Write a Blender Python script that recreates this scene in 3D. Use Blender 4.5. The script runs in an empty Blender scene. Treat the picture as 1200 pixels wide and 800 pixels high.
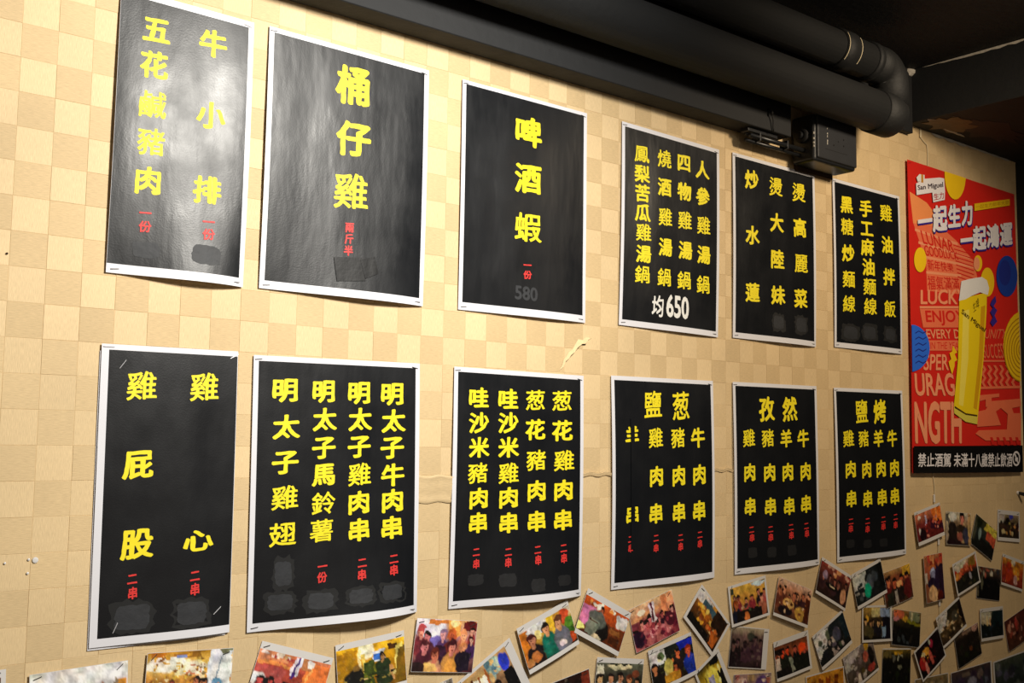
import bpy, bmesh, math, random
from mathutils import Vector, Matrix, noise
import numpy as np

# ------------------------------------------------------------------ camera
SC = bpy.context.scene
COL = SC.collection
CAM = Vector((0.0, -1.5235, 1.5))
YAW, PITCH, ROLL, FOCAL = 0.675398, 0.0891574, 0.0140591, 1241.53
fw = Vector((math.sin(YAW)*math.cos(PITCH), math.cos(YAW)*math.cos(PITCH), math.sin(PITCH)))
r0 = fw.cross(Vector((0, 0, 1))).normalized(); u0 = r0.cross(fw)
cr, sr = math.cos(ROLL), math.sin(ROLL)
rt = cr*r0 + sr*u0; up = -sr*r0 + cr*u0
cam_data = bpy.data.cameras.new('camera'); cam = bpy.data.objects.new('camera', cam_data); COL.objects.link(cam)
cam_data.sensor_width = 36.0; cam_data.lens = FOCAL/1200*36.0; cam_data.clip_start = 0.02
cam.matrix_world = Matrix(((rt.x, up.x, -fw.x, CAM.x), (rt.y, up.y, -fw.y, CAM.y), (rt.z, up.z, -fw.z, CAM.z), (0, 0, 0, 1)))
SC.camera = cam

# ------------------------------------------------------------------ light and exposure
SC.view_settings.view_transform = 'Standard'; SC.view_settings.look = 'None'
SC.view_settings.gamma = 1.0; SC.view_settings.use_curve_mapping = False
SC.view_settings.exposure = 0.0
world = bpy.data.worlds.new('room_ambience'); SC.world = world; world.use_nodes = True
bgn = world.node_tree.nodes['Background']; bgn.inputs[0].default_value = (1.0, 0.80, 0.60, 1); bgn.inputs[1].default_value = 0.26

def lamp(name, loc, target, energy, size, color, spot=None, blend=0.8):
    d = bpy.data.lights.new(name, 'SPOT' if spot else 'AREA'); o = bpy.data.objects.new(name, d); COL.objects.link(o)
    d.energy = energy; d.color = color
    if spot: d.spot_size = math.radians(spot); d.spot_blend = blend; d.shadow_soft_size = size
    else: d.shape = 'DISK'; d.size = size
    o.location = loc
    o.rotation_euler = (Vector(target)-Vector(loc)).to_track_quat('-Z', 'Y').to_euler()
    return o
lamp('ceiling_lamp_near', (1.10, -1.30, 2.39), (0.50, 0.0, 1.68), 178, 0.14, (1.0, 0.955, 0.87), 116, 1.0)
lamp('ceiling_lamp_far', (2.15, -1.15, 2.42), (2.30, 0.0, 1.80), 58, 0.10, (1.0, 0.82, 0.60), 95, 0.9)

# ------------------------------------------------------------------ materials
def srgb(h):
    h = h.lstrip('#'); v = [int(h[i:i+2], 16)/255 for i in (0, 2, 4)]
    return tuple(c/12.92 if c <= .04045 else ((c+.055)/1.055)**2.4 for c in v)
class NT:
    def __init__(s, name):
        s.m = bpy.data.materials.new(name); s.m.use_nodes = True; s.t = s.m.node_tree; s.b = s.t.nodes['Principled BSDF']
    def n(s, typ, **kw):
        x = s.t.nodes.new(typ)
        for k, v in kw.items(): setattr(x, k, v)
        return x
    def l(s, a, b): s.t.links.new(a, b)
def mat(name, col, rough=.6, var=.06, scale=30, bump=.0, bscale=120, coat=0, metal=0, spec=.5):
    N = NT(name); b = N.b
    c = srgb(col) if isinstance(col, str) else col
    tc = N.n('ShaderNodeTexCoord'); nz = N.n('ShaderNodeTexNoise'); nz.inputs['Scale'].default_value = scale; nz.inputs['Detail'].default_value = 4
    N.l(tc.outputs['Object'], nz.inputs['Vector'])
    mx = N.n('ShaderNodeMix', data_type='RGBA'); N.l(nz.outputs['Fac'], mx.inputs[0])
    mx.inputs[6].default_value = (*[x*(1-var) for x in c], 1); mx.inputs[7].default_value = (*[min(1, x*(1+var)) for x in c], 1)
    N.l(mx.outputs[2], b.inputs['Base Color'])
    b.inputs['Roughness'].default_value = rough; b.inputs['Metallic'].default_value = metal
    b.inputs['Coat Weight'].default_value = coat; b.inputs['Coat Roughness'].default_value = .3
    b.inputs['Specular IOR Level'].default_value = spec
    if bump:
        n2 = N.n('ShaderNodeTexNoise'); n2.inputs['Scale'].default_value = bscale; n2.inputs['Detail'].default_value = 5
        N.l(tc.outputs['Object'], n2.inputs['Vector'])
        bp = N.n('ShaderNodeBump'); bp.inputs['Strength'].default_value = bump; bp.inputs['Distance'].default_value = .002
        N.l(n2.outputs['Fac'], bp.inputs['Height']); N.l(bp.outputs['Normal'], b.inputs['Normal'])
    return N.m
def poster_black():
    N = NT('glossy_black_print'); b = N.b
    b.inputs['Base Color'].default_value = (.006, .0068, .0085, 1)
    tc = N.n('ShaderNodeTexCoord')
    n0 = N.n('ShaderNodeTexNoise'); n0.inputs['Scale'].default_value = 14; n0.inputs['Detail'].default_value = 6
    N.l(tc.outputs['Object'], n0.inputs['Vector'])
    mr = N.n('ShaderNodeMapRange'); mr.inputs[1].default_value = .3; mr.inputs[2].default_value = .7; mr.inputs[3].default_value = .30; mr.inputs[4].default_value = .44
    N.l(n0.outputs['Fac'], mr.inputs[0]); N.l(mr.outputs[0], b.inputs['Roughness'])
    mp = N.n('ShaderNodeMapping'); mp.inputs['Scale'].default_value = (1.0, 1.0, .35); N.l(tc.outputs['Object'], mp.inputs['Vector'])
    n1 = N.n('ShaderNodeTexNoise'); n1.inputs['Scale'].default_value = 16; n1.inputs['Detail'].default_value = 3; N.l(mp.outputs[0], n1.inputs['Vector'])
    bp = N.n('ShaderNodeBump'); bp.inputs['Strength'].default_value = .6; bp.inputs['Distance'].default_value = .0035
    N.l(n1.outputs['Fac'], bp.inputs['Height'])
    n2 = N.n('ShaderNodeTexNoise'); n2.inputs['Scale'].default_value = 420; n2.inputs['Detail'].default_value = 2; N.l(tc.outputs['Object'], n2.inputs['Vector'])
    bp2 = N.n('ShaderNodeBump'); bp2.inputs['Strength'].default_value = .25; bp2.inputs['Distance'].default_value = .0004
    N.l(n2.outputs['Fac'], bp2.inputs['Height']); N.l(bp.outputs['Normal'], bp2.inputs['Normal']); N.l(bp2.outputs['Normal'], b.inputs['Normal'])
    b.inputs['Specular IOR Level'].default_value = .36
    return N.m
def kraft():
    N = NT('woven_kraft_wallpaper'); b = N.b
    geo = N.n('ShaderNodeNewGeometry')
    at = N.n('ShaderNodeAttribute', attribute_name='tint'); ag = N.n('ShaderNodeAttribute', attribute_name='grain')
    outs = []
    for sc in ((110, 110, 1300), (1300, 110, 110)):
        mp = N.n('ShaderNodeMapping'); mp.inputs['Scale'].default_value = sc; N.l(geo.outputs['Position'], mp.inputs['Vector'])
        nz = N.n('ShaderNodeTexNoise'); nz.inputs['Scale'].default_value = 1; nz.inputs['Detail'].default_value = 3; N.l(mp.outputs[0], nz.inputs['Vector'])
        outs.append(nz)
    mg = N.n('ShaderNodeMix', data_type='FLOAT'); N.l(ag.outputs['Fac'], mg.inputs[0]); N.l(outs[0].outputs['Fac'], mg.inputs[2]); N.l(outs[1].outputs['Fac'], mg.inputs[3])
    big = N.n('ShaderNodeTexNoise'); big.inputs['Scale'].default_value = 5; big.inputs['Detail'].default_value = 5; N.l(geo.outputs['Position'], big.inputs['Vector'])
    m1 = N.n('ShaderNodeMapRange'); m1.inputs[1].default_value = .3; m1.inputs[2].default_value = .7; m1.inputs[3].default_value = .88; m1.inputs[4].default_value = 1.10; N.l(mg.outputs[0], m1.inputs[0])
    m2 = N.n('ShaderNodeMapRange'); m2.inputs[1].default_value = .3; m2.inputs[2].default_value = .7; m2.inputs[3].default_value = .92; m2.inputs[4].default_value = 1.06; N.l(big.outputs['Fac'], m2.inputs[0])
    mu = N.n('ShaderNodeMath', operation='MULTIPLY'); N.l(m1.outputs[0], mu.inputs[0]); N.l(m2.outputs[0], mu.inputs[1])
    vm = N.n('ShaderNodeVectorMath', operation='SCALE'); N.l(at.outputs['Color'], vm.inputs[0]); N.l(mu.outputs[0], vm.inputs['Scale'])
    N.l(vm.outputs[0], b.inputs['Base Color'])
    bp = N.n('ShaderNodeBump'); bp.inputs['Strength'].default_value = .35; bp.inputs['Distance'].default_value = .0006
    N.l(mg.outputs[0], bp.inputs['Height']); N.l(bp.outputs['Normal'], b.inputs['Normal'])
    b.inputs['Roughness'].default_value = .62; b.inputs['Specular IOR Level'].default_value = .35
    return N.m
def painted():
    N = NT('photo_print'); b = N.b
    at = N.n('ShaderNodeAttribute', attribute_name='ink'); N.l(at.outputs['Color'], b.inputs['Base Color'])
    tc = N.n('ShaderNodeTexCoord'); nz = N.n('ShaderNodeTexNoise'); nz.inputs['Scale'].default_value = 90; N.l(tc.outputs['Object'], nz.inputs['Vector'])
    bp = N.n('ShaderNodeBump'); bp.inputs['Strength'].default_value = .12; bp.inputs['Distance'].default_value = .001
    N.l(nz.outputs['Fac'], bp.inputs['Height']); N.l(bp.outputs['Normal'], b.inputs['Normal'])
    b.inputs['Roughness'].default_value = .42
    return N.m
M = dict(
    kraft=kraft(), black_print=poster_black(), ink=painted(),
    paper=mat('white_poster_paper', '#dcdce2', .45, .03, 12), photo_paper=mat('white_photo_paper', '#d6d3d0', .4, .04, 30),
    yellow=mat('yellow_ink', '#f0de18', .6, .05, 60), red=mat('red_ink', '#d8302c', .6, .08, 60), white=mat('white_ink', '#e4e4e0', .45, .04, 60),
    dim=mat('faded_grey_ink', '#2c2e32', .5, .15, 80), patch=mat('repainted_black_patch', '#25272b', .62, .5, 45, .3, 90),
    faint=mat('faint_black_patch', '#131417', .6, .4, 60, .2, 90), patch_edge=mat('matt_black_marker', '#0b0c0d', .75, .3, 60), tape=mat('black_cloth_tape', '#050506', .5, .3, 90, .2, 120, spec=.3),
    steel=mat('staple_steel', '#c4c4c8', .4, .1, 50, metal=.2), dark_steel=mat('dark_staple_steel', '#4a4644', .4, .1, 50, metal=.6),
    blackpaint=mat('black_ceiling_paint', '#101113', .75, .25, 9, .5, 60), blackmatt=mat('black_wall_paint', '#0d0e0d', .8, .3, 7, .4, 70),
    pipe=mat('black_painted_pipe', '#0f1011', .68, .3, 14, .6, 70), box=mat('black_plastic_housing', '#1b1c1e', .38, .15, 20, .15, 200),
    boxpanel=mat('black_plastic_panel', '#2c2d30', .42, .15, 25, .15, 200), rubber=mat('black_rubber', '#070707', .7, .1, 20),
    plaster=mat('bare_white_plaster', '#b9b3a8', .85, .25, 60, .6, 120), brownpatch=mat('bare_brown_board', '#5a3f14', .5, .7, 22, .8, 60),
    darkred=mat('old_dark_red_paint', '#1f0d0a', .6, .4, 18, .4, 60), cable=mat('cream_painted_cable', '#cdbf9f', .6, .1, 40),
    floor=mat('dark_brown_floor', '#3b2c20', .6, .2, 4), gap=mat('dark_torn_gap', '#3a2817', .9, .2, 50),
)
REDP = dict(red='#d5281f', white='#e9e6ea', peach='#f29a70', deeppeach='#ec7650', orange='#f09458', yellow='#f3c81c', blue='#1f3f9e', navy='#22308a', brightblue='#2f6be0',
            purple='#3c2a8c', darkgold='#b98a12', beer='#f2d41a', beerlight='#f6e35a', amber='#d8a214', palebeer='#dccf52', brown='#4a3410', foam='#e9e8e6', gold='#c98a28',
            black='#0d0d0e', logotype='#3a2a34', logored='#b0303c')
for k, v in REDP.items(): M['p_'+k] = mat('poster_'+k, v, .42, .05, 30)

# ------------------------------------------------------------------ helpers
def link_mesh(name, me, m=None, parent=None):
    o = bpy.data.objects.new(name, me); COL.objects.link(o)
    if m is not None: me.materials.append(m)
    if parent is not None: o.parent = parent
    return o
def mesh_obj(name, V, F, m=None, parent=None, smooth=False):
    me = bpy.data.meshes.new(name); me.from_pydata([tuple(v) for v in V], [], F); me.update()
    if smooth: me.polygons.foreach_set('use_smooth', [True]*len(me.polygons))
    return link_mesh(name, me, m, parent)
def bm_obj(name, bm, m=None, parent=None, smooth=False):
    me = bpy.data.meshes.new(name); bm.to_mesh(me); bm.free()
    if smooth: me.polygons.foreach_set('use_smooth', [True]*len(me.polygons))
    return link_mesh(name, me, m, parent)
def thing(name, loc, label, cat, group=None, rot=(0, 0, 0)):
    o = bpy.data.objects.new(name, None); o.empty_display_size = .03; COL.objects.link(o); o.location = loc; o.rotation_euler = rot
    o['label'] = label; o['category'] = cat
    if group: o['group'] = group
    return o
def tag(o, label, cat, group=None):
    o['label'] = label; o['category'] = cat
    if group: o['group'] = group
    return o
def box_bm(x0, x1, y0, y1, z0, z1, bev=0, seg=2):
    bm = bmesh.new(); bmesh.ops.create_cube(bm, size=1)
    for v in bm.verts: v.co = Vector((x0+(v.co.x+.5)*(x1-x0), y0+(v.co.y+.5)*(y1-y0), z0+(v.co.z+.5)*(z1-z0)))
    if bev: bmesh.ops.bevel(bm, geom=bm.edges[:], offset=bev, segments=seg, affect='EDGES', profile=.5)
    return bm
def tube(path, r, n=14, caps=True):
    """swept circle along a polyline; r may be a list"""
    P = [Vector(p) for p in path]; R = r if isinstance(r, (list, tuple)) else [r]*len(P)
    V = []; F = []; prev = None
    for i, p in enumerate(P):
        d = (P[min(i+1, len(P)-1)]-P[max(i-1, 0)]).normalized()
        if prev is None: a = Vector((0, 0, 1)) if abs(d.z) < .9 else Vector((0, 1, 0)); a = (a-d*a.dot(d)).normalized()
        else: a = (prev-d*prev.dot(d)).normalized()
        prev = a; b = d.cross(a)
        for k in range(n):
            t = 2*math.pi*k/n; V.append(p+(a*math.cos(t)+b*math.sin(t))*R[i])
    for i in range(len(P)-1):
        for k in range(n): F.append((i*n+k, i*n+(k+1) % n, (i+1)*n+(k+1) % n, (i+1)*n+k))
    if caps: F.append(tuple(range(n))[::-1]); F.append(tuple((len(P)-1)*n+k for k in range(n)))
    return V, F
def sheet(name, w, h, off, m, parent, thick=.0004, nu=32, nv=56, u0=0, v0=0, u1=None, v1=None):
    """closed thin curved sheet; local frame: origin = bottom centre of the whole poster of size W,H"""
    W, H = w, h; u1 = W if u1 is None else u1; v1 = H if v1 is None else v1
    V = []; F = []; sm = []
    for s in (1, 0, 1):     # front skin; then back skin and a second front rim that close the sheet
        for j in range(nv+1):
            for i in range(nu+1):
                u = u0+(u1-u0)*i/nu; v = v0+(v1-v0)*j/nv
                V.append((u-W/2, -(off(u/W, v/H)+thick*s), H-v))
    n = (nu+1)*(nv+1); A = lambda s, i, j: s*n+j*(nu+1)+i
    for j in range(nv):
        for i in range(nu):
            F.append((A(0, i, j), A(0, i, j+1), A(0, i+1, j+1), A(0, i+1, j))); F.append((A(1, i, j), A(1, i+1, j), A(1, i+1, j+1), A(1, i, j+1)))
    for i in range(nu):
        F.append((A(2, i, 0), A(2, i+1, 0), A(1, i+1, 0), A(1, i, 0))); F.append((A(2, i, nv), A(1, i, nv), A(1, i+1, nv), A(2, i+1, nv)))
    for j in range(nv):
        F.append((A(2, 0, j), A(1, 0, j), A(1, 0, j+1), A(2, 0, j+1))); F.append((A(2, nu, j), A(2, nu, j+1), A(1, nu, j+1), A(1, nu, j)))
    o = mesh_obj(name, V, F, m, parent, True)
    o.data.polygons.foreach_set('use_smooth', [i < nu*nv*2 and i % 2 == 0 for i in range(len(F))])
    return o

# glyph outlines: cut once per character, in em units centred on the em box
GC = {}
def glyph_mesh(ch, bold, sub=True):
    key = (ch, bold)
    if key in GC: return GC[key]
    cu = bpy.data.curves.new('glyph', 'FONT'); cu.body = ch; cu.size = 1; cu.resolution_u = 3; cu.fill_mode = 'FRONT'
    ob = bpy.data.objects.new('glyph', cu); COL.objects.link(ob)
    bpy.context.view_layer.update()
    me = bpy.data.meshes.new_from_object(ob.evaluated_get(bpy.context.evaluated_depsgraph_get()))
    bm = bmesh.new(); bm.from_mesh(me); bmesh.ops.remove_doubles(bm, verts=bm.verts, dist=.0005)
    if sub:
        for k in range(2):
            lg = [e for e in bm.edges if e.calc_length() > .13]
            if lg: bmesh.ops.subdivide_edges(bm, edges=lg, cuts=1)
        bmesh.ops.triangulate(bm, faces=bm.faces)
    bm.verts.index_update()
    V = [(v.co.x, v.co.y) for v in bm.verts]; F = [tuple(v.index for v in f.verts) for f in bm.faces]
    if bold: # thicken like a slanted brush nib: the same outline pressed down around a small ellipse
        V0, F0 = V, F; V = []; F = []; n = 7; ca, sa = math.cos(-.55), math.sin(-.55)
        for k in range(n):
            t = 2*math.pi*k/n; a, b = bold*math.cos(t), bold*.62*math.sin(t); dx, dy = a*ca-b*sa, a*sa+b*ca; q = len(V)
            V += [(x+dx, y+dy, k*5e-6) for x, y in V0]; F += [tuple(q+i for i in f) for f in F0]
    bm.free(); bpy.data.objects.remove(ob); bpy.data.curves.remove(cu); bpy.data.meshes.remove(me)
    V = [(*v, 0.0)[:3] if len(v) < 3 else v for v in V]; xs = [v[0] for v in V]; ys = [v[1] for v in V]; bb = (min(xs), max(xs), min(ys), max(ys)) if V else (0, 1, 0, 1)
    GC[key] = (V, F, bb); return GC[key]
def placed(V, F, fn, acc):
    b = len(acc[0])
    for v in V:
        p = fn(v[0], v[1]); acc[0].append((p[0], p[1]-(v[2] if len(v) > 2 else 0), p[2]))
    # keep every face turned to the viewer side (-y)
    for f in F:
        p = [acc[0][b+i] for i in f[:3]]
        ny = (p[1][2]-p[0][2])*(p[2][0]-p[0][0])-(p[1][0]-p[0][0])*(p[2][2]-p[0][2])
        acc[1].append(tuple(b+i for i in (f if ny < 0 else f[::-1])))

# ------------------------------------------------------------------ structure: back wall with its woven wallpaper squares
WX1 = 3.185; SOF = 2.195; BEAMZ = 2.355; CEIL = 2.50; BEAMX = 2.575
def struct(o): o['kind'] = 'structure'; return o
wall = struct(bm_obj('wall_back', box_bm(-.9, WX1, .0, .12, 0, CEIL+.05), M['kraft']))
def set_attr(me, tint, grain):
    n = len(me.polygons)
    if not isinstance(tint, list): tint = [tint]*n; grain = [grain]*n
    me.attributes.new('tint', 'FLOAT_COLOR', 'FACE').data.foreach_set('color', [c for t in tint for c in (*t, 1)])
    me.attributes.new('grain', 'FLOAT', 'FACE').data.foreach_set('value', grain)
BASE = srgb('#d6bc90'); LIGHT = (1.075, 1.08, 1.10); DARK = (.905, .885, .85)
set_attr(wall.data, tuple(c*.9 for c in BASE), 0.0)
PX, PZ, X0, Z0 = .0475, .048, .400, 1.575
rng = random.Random(4)
POSTER_RECT = {1: (.4816, 2.1432, -.0062, .2068), 2: (.715, 2.1437, -.006, .3058), 3: (1.0942, 2.143, -.0011, .3066), 4: (1.4985, 2.1463, -.0154, .3026),
    5: (1.8469, 2.1448, -.0046, .3066), 6: (2.2275, 2.1484, 0, .3), 7: (.4785, 1.6219, .0056, .2038), 8: (.7081, 1.6192, .011, .3067),
    9: (1.0879, 1.6211, -.0064, .3092), 10: (1.4713, 1.6233, .0076, .3062), 11: (1.8439, 1.6267, .0088, .308), 12: (2.2223, 1.629, .0116, .3019)}
def hidden(xa, xb, za, zb):
    rects = [(r[0], r[0]+r[3], r[1]-.42, r[1]) for r in POSTER_RECT.values()]+[(2.5616, 3.154, 1.4187, 2.2536)]
    return any(a < xa+.004 and xb-.004 < b and c < za+.004 and zb-.004 < d for a, b, c, d in rects)
cells = []
for i in range(-20, 60):
    for j in range(-22, 17):
        xa = X0+PX*i; za = Z0+PZ*j; xb = min(xa+PX, WX1-.001); zb = min(za+PZ, BEAMZ)
        if xb-xa < .01 or zb-za < .01 or xa > WX1: continue
        amp = 1.0 if xa < 1.6 else (.75 if xa < 2.3 else .35)
        if za < 1.30 and xa > .70: amp *= .3
        ck = (i+j) % 2
        f = [1+((L-1) if ck else (D-1))*amp*(.9 if za > 1.62 else .5) for L, D in zip(LIGHT, DARK)]
        k = 1+rng.uniform(-.035, .035)
        cells.append((xa, xb, za, zb, ck, f, k))
GAP = .00014
def tile_geo(w, h, t): # thin plate with softly chamfered rim, front at y=-t
    c = .0003
    V = [(0, 0, 0), (w, 0, 0), (w, 0, h), (0, 0, h), (c, -t, c), (w-c, -t, c), (w-c, -t, h-c), (c, -t, h-c)]
    F = [(4, 5, 6, 7), (0, 1, 5, 4), (1, 2, 6, 5), (2, 3, 7, 6), (3, 0, 4, 7)]
    return V, F
proto = {}
def tile_proto(ck, lvl, tl):
    key = (ck, lvl, tl)
    if key not in proto:
        V, F = tile_geo(PX-GAP, PZ-GAP, (.0003, .00045, .0006)[tl]); me = bpy.data.meshes.new('wallpaper_square'); me.from_pydata(V, [], F); me.update()
        z, a = [(.9, 1), (.5, 1)][lvl//4], 1-.03+.02*(lvl % 4)
        f = [(1+((L-1) if ck else (D-1))*z[0])*a for L, D in zip(LIGHT, DARK)]
        set_attr(me, tuple(b*q for b, q in zip(BASE, f)), float(ck)); me.materials.append(M['kraft']); proto[key] = me
    return proto[key]
near = [c for c in cells if c[0] > .335 and c[0] < 2.3 and 1.0 < c[2] < SOF-PZ*.3 and c[1]-c[0] > PX*.9 and c[3]-c[2] > PZ*.9 and not hidden(*c[:4])]
near.sort(key=lambda c: (Vector((c[0], 0, c[2]))-CAM).length)
near = near[:290]; ns = set(id(c) for c in near)
for c in near:
    me = tile_proto(c[4], (0 if c[2] > 1.62 else 4)+rng.randrange(4), rng.randrange(3))
    o = link_mesh('wallpaper_square', me, None, wall); o.location = (c[0], 0, c[2])
V = []; F = []; TT = []; GG = []
for c in cells:
    if id(c) in ns: continue
    v, f = tile_geo(c[1]-c[0]-GAP, c[3]-c[2]-GAP, rng.choice((.0003, .00045, .0006))); b = len(V)
    V += [(x+c[0], y, z+c[2]) for x, y, z in v]; F += [tuple(b+i for i in q) for q in f]
    TT += [tuple(q*s*c[6] for q, s in zip(BASE, c[5]))]*5; GG += [float(c[4])]*5
st = mesh_obj('wallpaper_squares', V, F, M['kraft'], wall); set_attr(st.data, TT, GG); st['kind'] = 'stuff'
# overlap fold of two wallpaper lengths (horizontal bulge below the third row of squares)
def fold(xa, xb, za, zb, amp, seed):
    V = []; F = []; n = 24; prof = [(0, .0008), (.04, amp), (.10, amp*.75), (.3, amp*.9), (.6, amp*.7), (.85, amp*.35), (.92, amp*.6), (1, .0008)]
    for i in range(n+1):
        x = xa+(xb-xa)*i/n; e = min(1, 6*min(i, n-i)/n)
        for t, d in prof: V.append((x, -(.0011+d*e*(1+.2*math.sin(i*.9+seed))), zb+(za-zb)*t+.0015*math.sin(i*.7+seed)))
    m = len(prof)
    for i in range(n):
        for k in range(m-1): F.append((i*m+k, i*m+k+1, (i+1)*m+k+1, (i+1)*m+k))
    o = mesh_obj('wallpaper_fold', V, F, M['kraft'], wall, True); set_attr(o.data, tuple(c*.98 for c in BASE), .0)
fold(1.0, 1.13, 1.384, 1.431, .0045, 0); fold(1.38, 1.49, 1.425, 1.4315, .004, 2); fold(1.76, 1.86, 1.43, 1.436, .003, 3)
# torn crack in the wallpaper between the posters
pts = [(1.3365, 1.6265), (1.345, 1.634), (1.350, 1.645), (1.3575, 1.6505), (1.3624, 1.6575), (1.372, 1.6635), (1.379, 1.6725), (1.3912, 1.6809), (1.402, 1.682), (1.409, 1.690), (1.4195, 1.6945)]
V = []; F = []
for i, (x, z) in enumerate(pts):
    wd = .0022*math.sin(math.pi*i/(len(pts)-1))**.6*(1.0 if i % 2 else 1.6)+.0002
    V += [(x+wd*.6, -.0014, z-wd), (x, -.0014, z)]
for i in range(len(pts)-1): F.append((2*i, 2*i+2, 2*i+3, 2*i+1))
mesh_obj('torn_gap', V, F, M['gap'], wall)
V = []; F = []
for i, (x, z) in enumerate(pts):
    e = math.sin(math.pi*i/(len(pts)-1))**.7; wd = (.0045+.0055*(i >= 7))*e+.0003; s = (i*37 % 5)/5*.001
    V += [(x, -(.0015+.0042*e+s), z), (x-wd*.35, -(.0015+.0028*e), z+wd*.5), (x-wd*.8, -.0014, z+wd)]
for i in range(len(pts)-1):
    for k in (0, 1): F.append((3*i+k, 3*i+3+k, 3*i+4+k, 3*i+1+k))
o = mesh_obj('torn_lip', V, F, M['kraft'], wall, True); set_attr(o.data, tuple(min(1, c*1.15) for c in BASE), 1.0)
# small dark chips and clear tack marks at the left of the wall
for (x, z, r, m) in ((.3492, 1.7347, .0016, 'gap'), (.4058, 1.3257, .0042, 'photo_paper'), (.3975, 1.327, .0018, 'photo_paper'), (.397, 1.309, .0018, 'photo_paper'), (.368, 1.324, .0016, 'photo_paper')):
    V, F = tube([(x, -.001, z), (x, -.0019, z), (x, -.0022, z)], [r, r*.9, r*.4], 10); mesh_obj('pin_mark', V, F, M[m], wall)
# ragged pale edge where the paper stops under the beam
V = []; F = []
for i in range(22):
    x = 2.70+.021*i; h = .002+.006*abs(math.sin(i*2.1))*(1 if i < 10 else .5); y = -.0035-.002*(i % 3)/3
    V += [(x, y, BEAMZ-.0005), (x, y, BEAMZ-h-.0015)]
for i in range(21): F.append((2*i, 2*i+1, 2*i+3, 2*i+2))
mesh_obj('ragged_paper_edge', V, F, M['plaster'], wall)

struct(bm_obj('wall_right', box_bm(WX1, WX1+.1, -3.2, .12, 0, CEIL+.05), M['blackmatt']))
struct(bm_obj('floor', box_bm(-3, WX1+.1, -3.6, .12, -.1, 0), M['floor']))
struct(bm_obj('ceiling', box_bm(-3, BEAMX, -3.6, .12, CEIL, CEIL+.06), M['blackpaint']))
beam = struct(bm_obj('trim_1', box_bm(BEAMX, WX1, -3.2, 0, BEAMZ, CEIL+.055, .002, 1), M['blackpaint']))   # dropped ceiling beam along the right
sof = struct(bm_obj('trim_2', box_bm(-3, 1.990, -.058, -.0015, SOF, CEIL, .0015, 1), M['blackpaint']))      # black board above the posters
struct(bm_obj('trim_3', box_bm(2.005, BEAMX-.001, -.020, -.0015, 2.325, CEIL, .001, 1), M['blackpaint']))   # dark board added behind the pipes to keep the gap between them dark
def blob(name, cx, cy, z, rx, ry, m, parent, seed, th=.0012, n=26, up=False):
    V = []; r_ = random.Random(seed); F = []
    for s in (0, 1):
        r_ = random.Random(seed)
        for k in range(n):
            t = 2*math.pi*k/n; q = 1+r_.uniform(-.32, .28)
            V.append((cx+rx*math.cos(t)*q, cy+ry*math.sin(t)*q, z-th*s))
    F = [tuple(range(n)), tuple(range(2*n-1, n-1, -1))]+[(k, n+k, n+(k+1) % n, (k+1) % n) for k in range(n)]
    return mesh_obj(name, V, F, m, parent)
blob('bare_patch', 2.675, -.075, BEAMZ-.0003, .085, .05, M['brownpatch'], beam, 3)
blob('old_paint_patch', 2.79, -.12, BEAMZ-.0002, .17, .055, M['darkred'], beam, 8, .0006)
blob('bare_patch', 2.74, -.045, BEAMZ-.0008, .055, .004, M['plaster'], beam, 5, .001)
# peeled paint line and plaster lump where the beam meets the ceiling
V = []; F = []
for i in range(30):
    y = -.05-.021*i; hh = (.0045+.004*abs(math.sin(i*1.7)))*min(1, .25+i*.12); x = BEAMX-.0012
    V += [(x-.001, y, CEIL-.0015), (x, y, CEIL-hh), (x+.001, y, CEIL-hh)]
for i in range(29):
    for k in (0, 1): F.append((3*i+k, 3*i+3+k, 3*i+4+k, 3*i+1+k))
mesh_obj('peeled_paint_line', V, F, M['plaster'], beam)
bm = bmesh.new(); bmesh.ops.create_icosphere(bm, subdivisions=3, radius=1)
for v in bm.verts:
    n_ = noise.noise(v.co*1.6+Vector((3, 1, 2))); v.co = Vector((BEAMX-.006+v.co.x*.016*(1+.4*n_), -.012+v.co.y*.018*(1+.5*n_), CEIL-.008+v.co.z*.012*(1+.4*n_)))
bm_obj('plaster_lump', bm, M['plaster'], beam, True)

# ------------------------------------------------------------------ pipes under the ceiling
PY = -.122
t = thing('drain_pipe', (2.30, PY, 2.33), 'two thick black pipes joined by an elbow under the ceiling', 'pipe')
def pipe_part(name, path, r, n=28):
    V, F = tube([(p[0]-2.30, p[1]-PY, p[2]-2.33) for p in path], r, n); return mesh_obj(name, V, F, M['pipe'], t, True)
LZ, UZ, LR, UR = 2.291, 2.407, .049, .042
pipe_part('lower_pipe', [(-1.2, PY, LZ), (2.24, PY, LZ)], LR)
pipe_part('upper_pipe', [(-1.2, PY, UZ), (2.21, PY, UZ)], UR)
a = [(2.205, PY, UZ)]+[(2.250+.045*math.sin(k*math.pi/16), PY, UZ-.045+.045*math.cos(k*math.pi/16)) for k in range(9)]+[(2.295, PY, LZ+.02)]
pipe_part('elbow', a, UR+.004)
pipe_part('socket', [(2.06, PY, UZ), (2.061, PY, UZ), (2.112, PY, UZ), (2.113, PY, UZ)], [UR, UR+.005, UR+.005, UR])
pipe_part('socket', [(2.222, PY, LZ), (2.223, PY, LZ), (2.275, PY, LZ), (2.30, PY, LZ-.004), (2.318, PY, LZ-.008)], [LR, LR+.004, LR+.004, LR+.001, LR*.72])
pipe_part('socket', [(2.19, PY, UZ), (2.191, PY, UZ), (2.21, PY, UZ), (2.211, PY, UZ)], [UR, UR+.005, UR+.005, UR])
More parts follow.
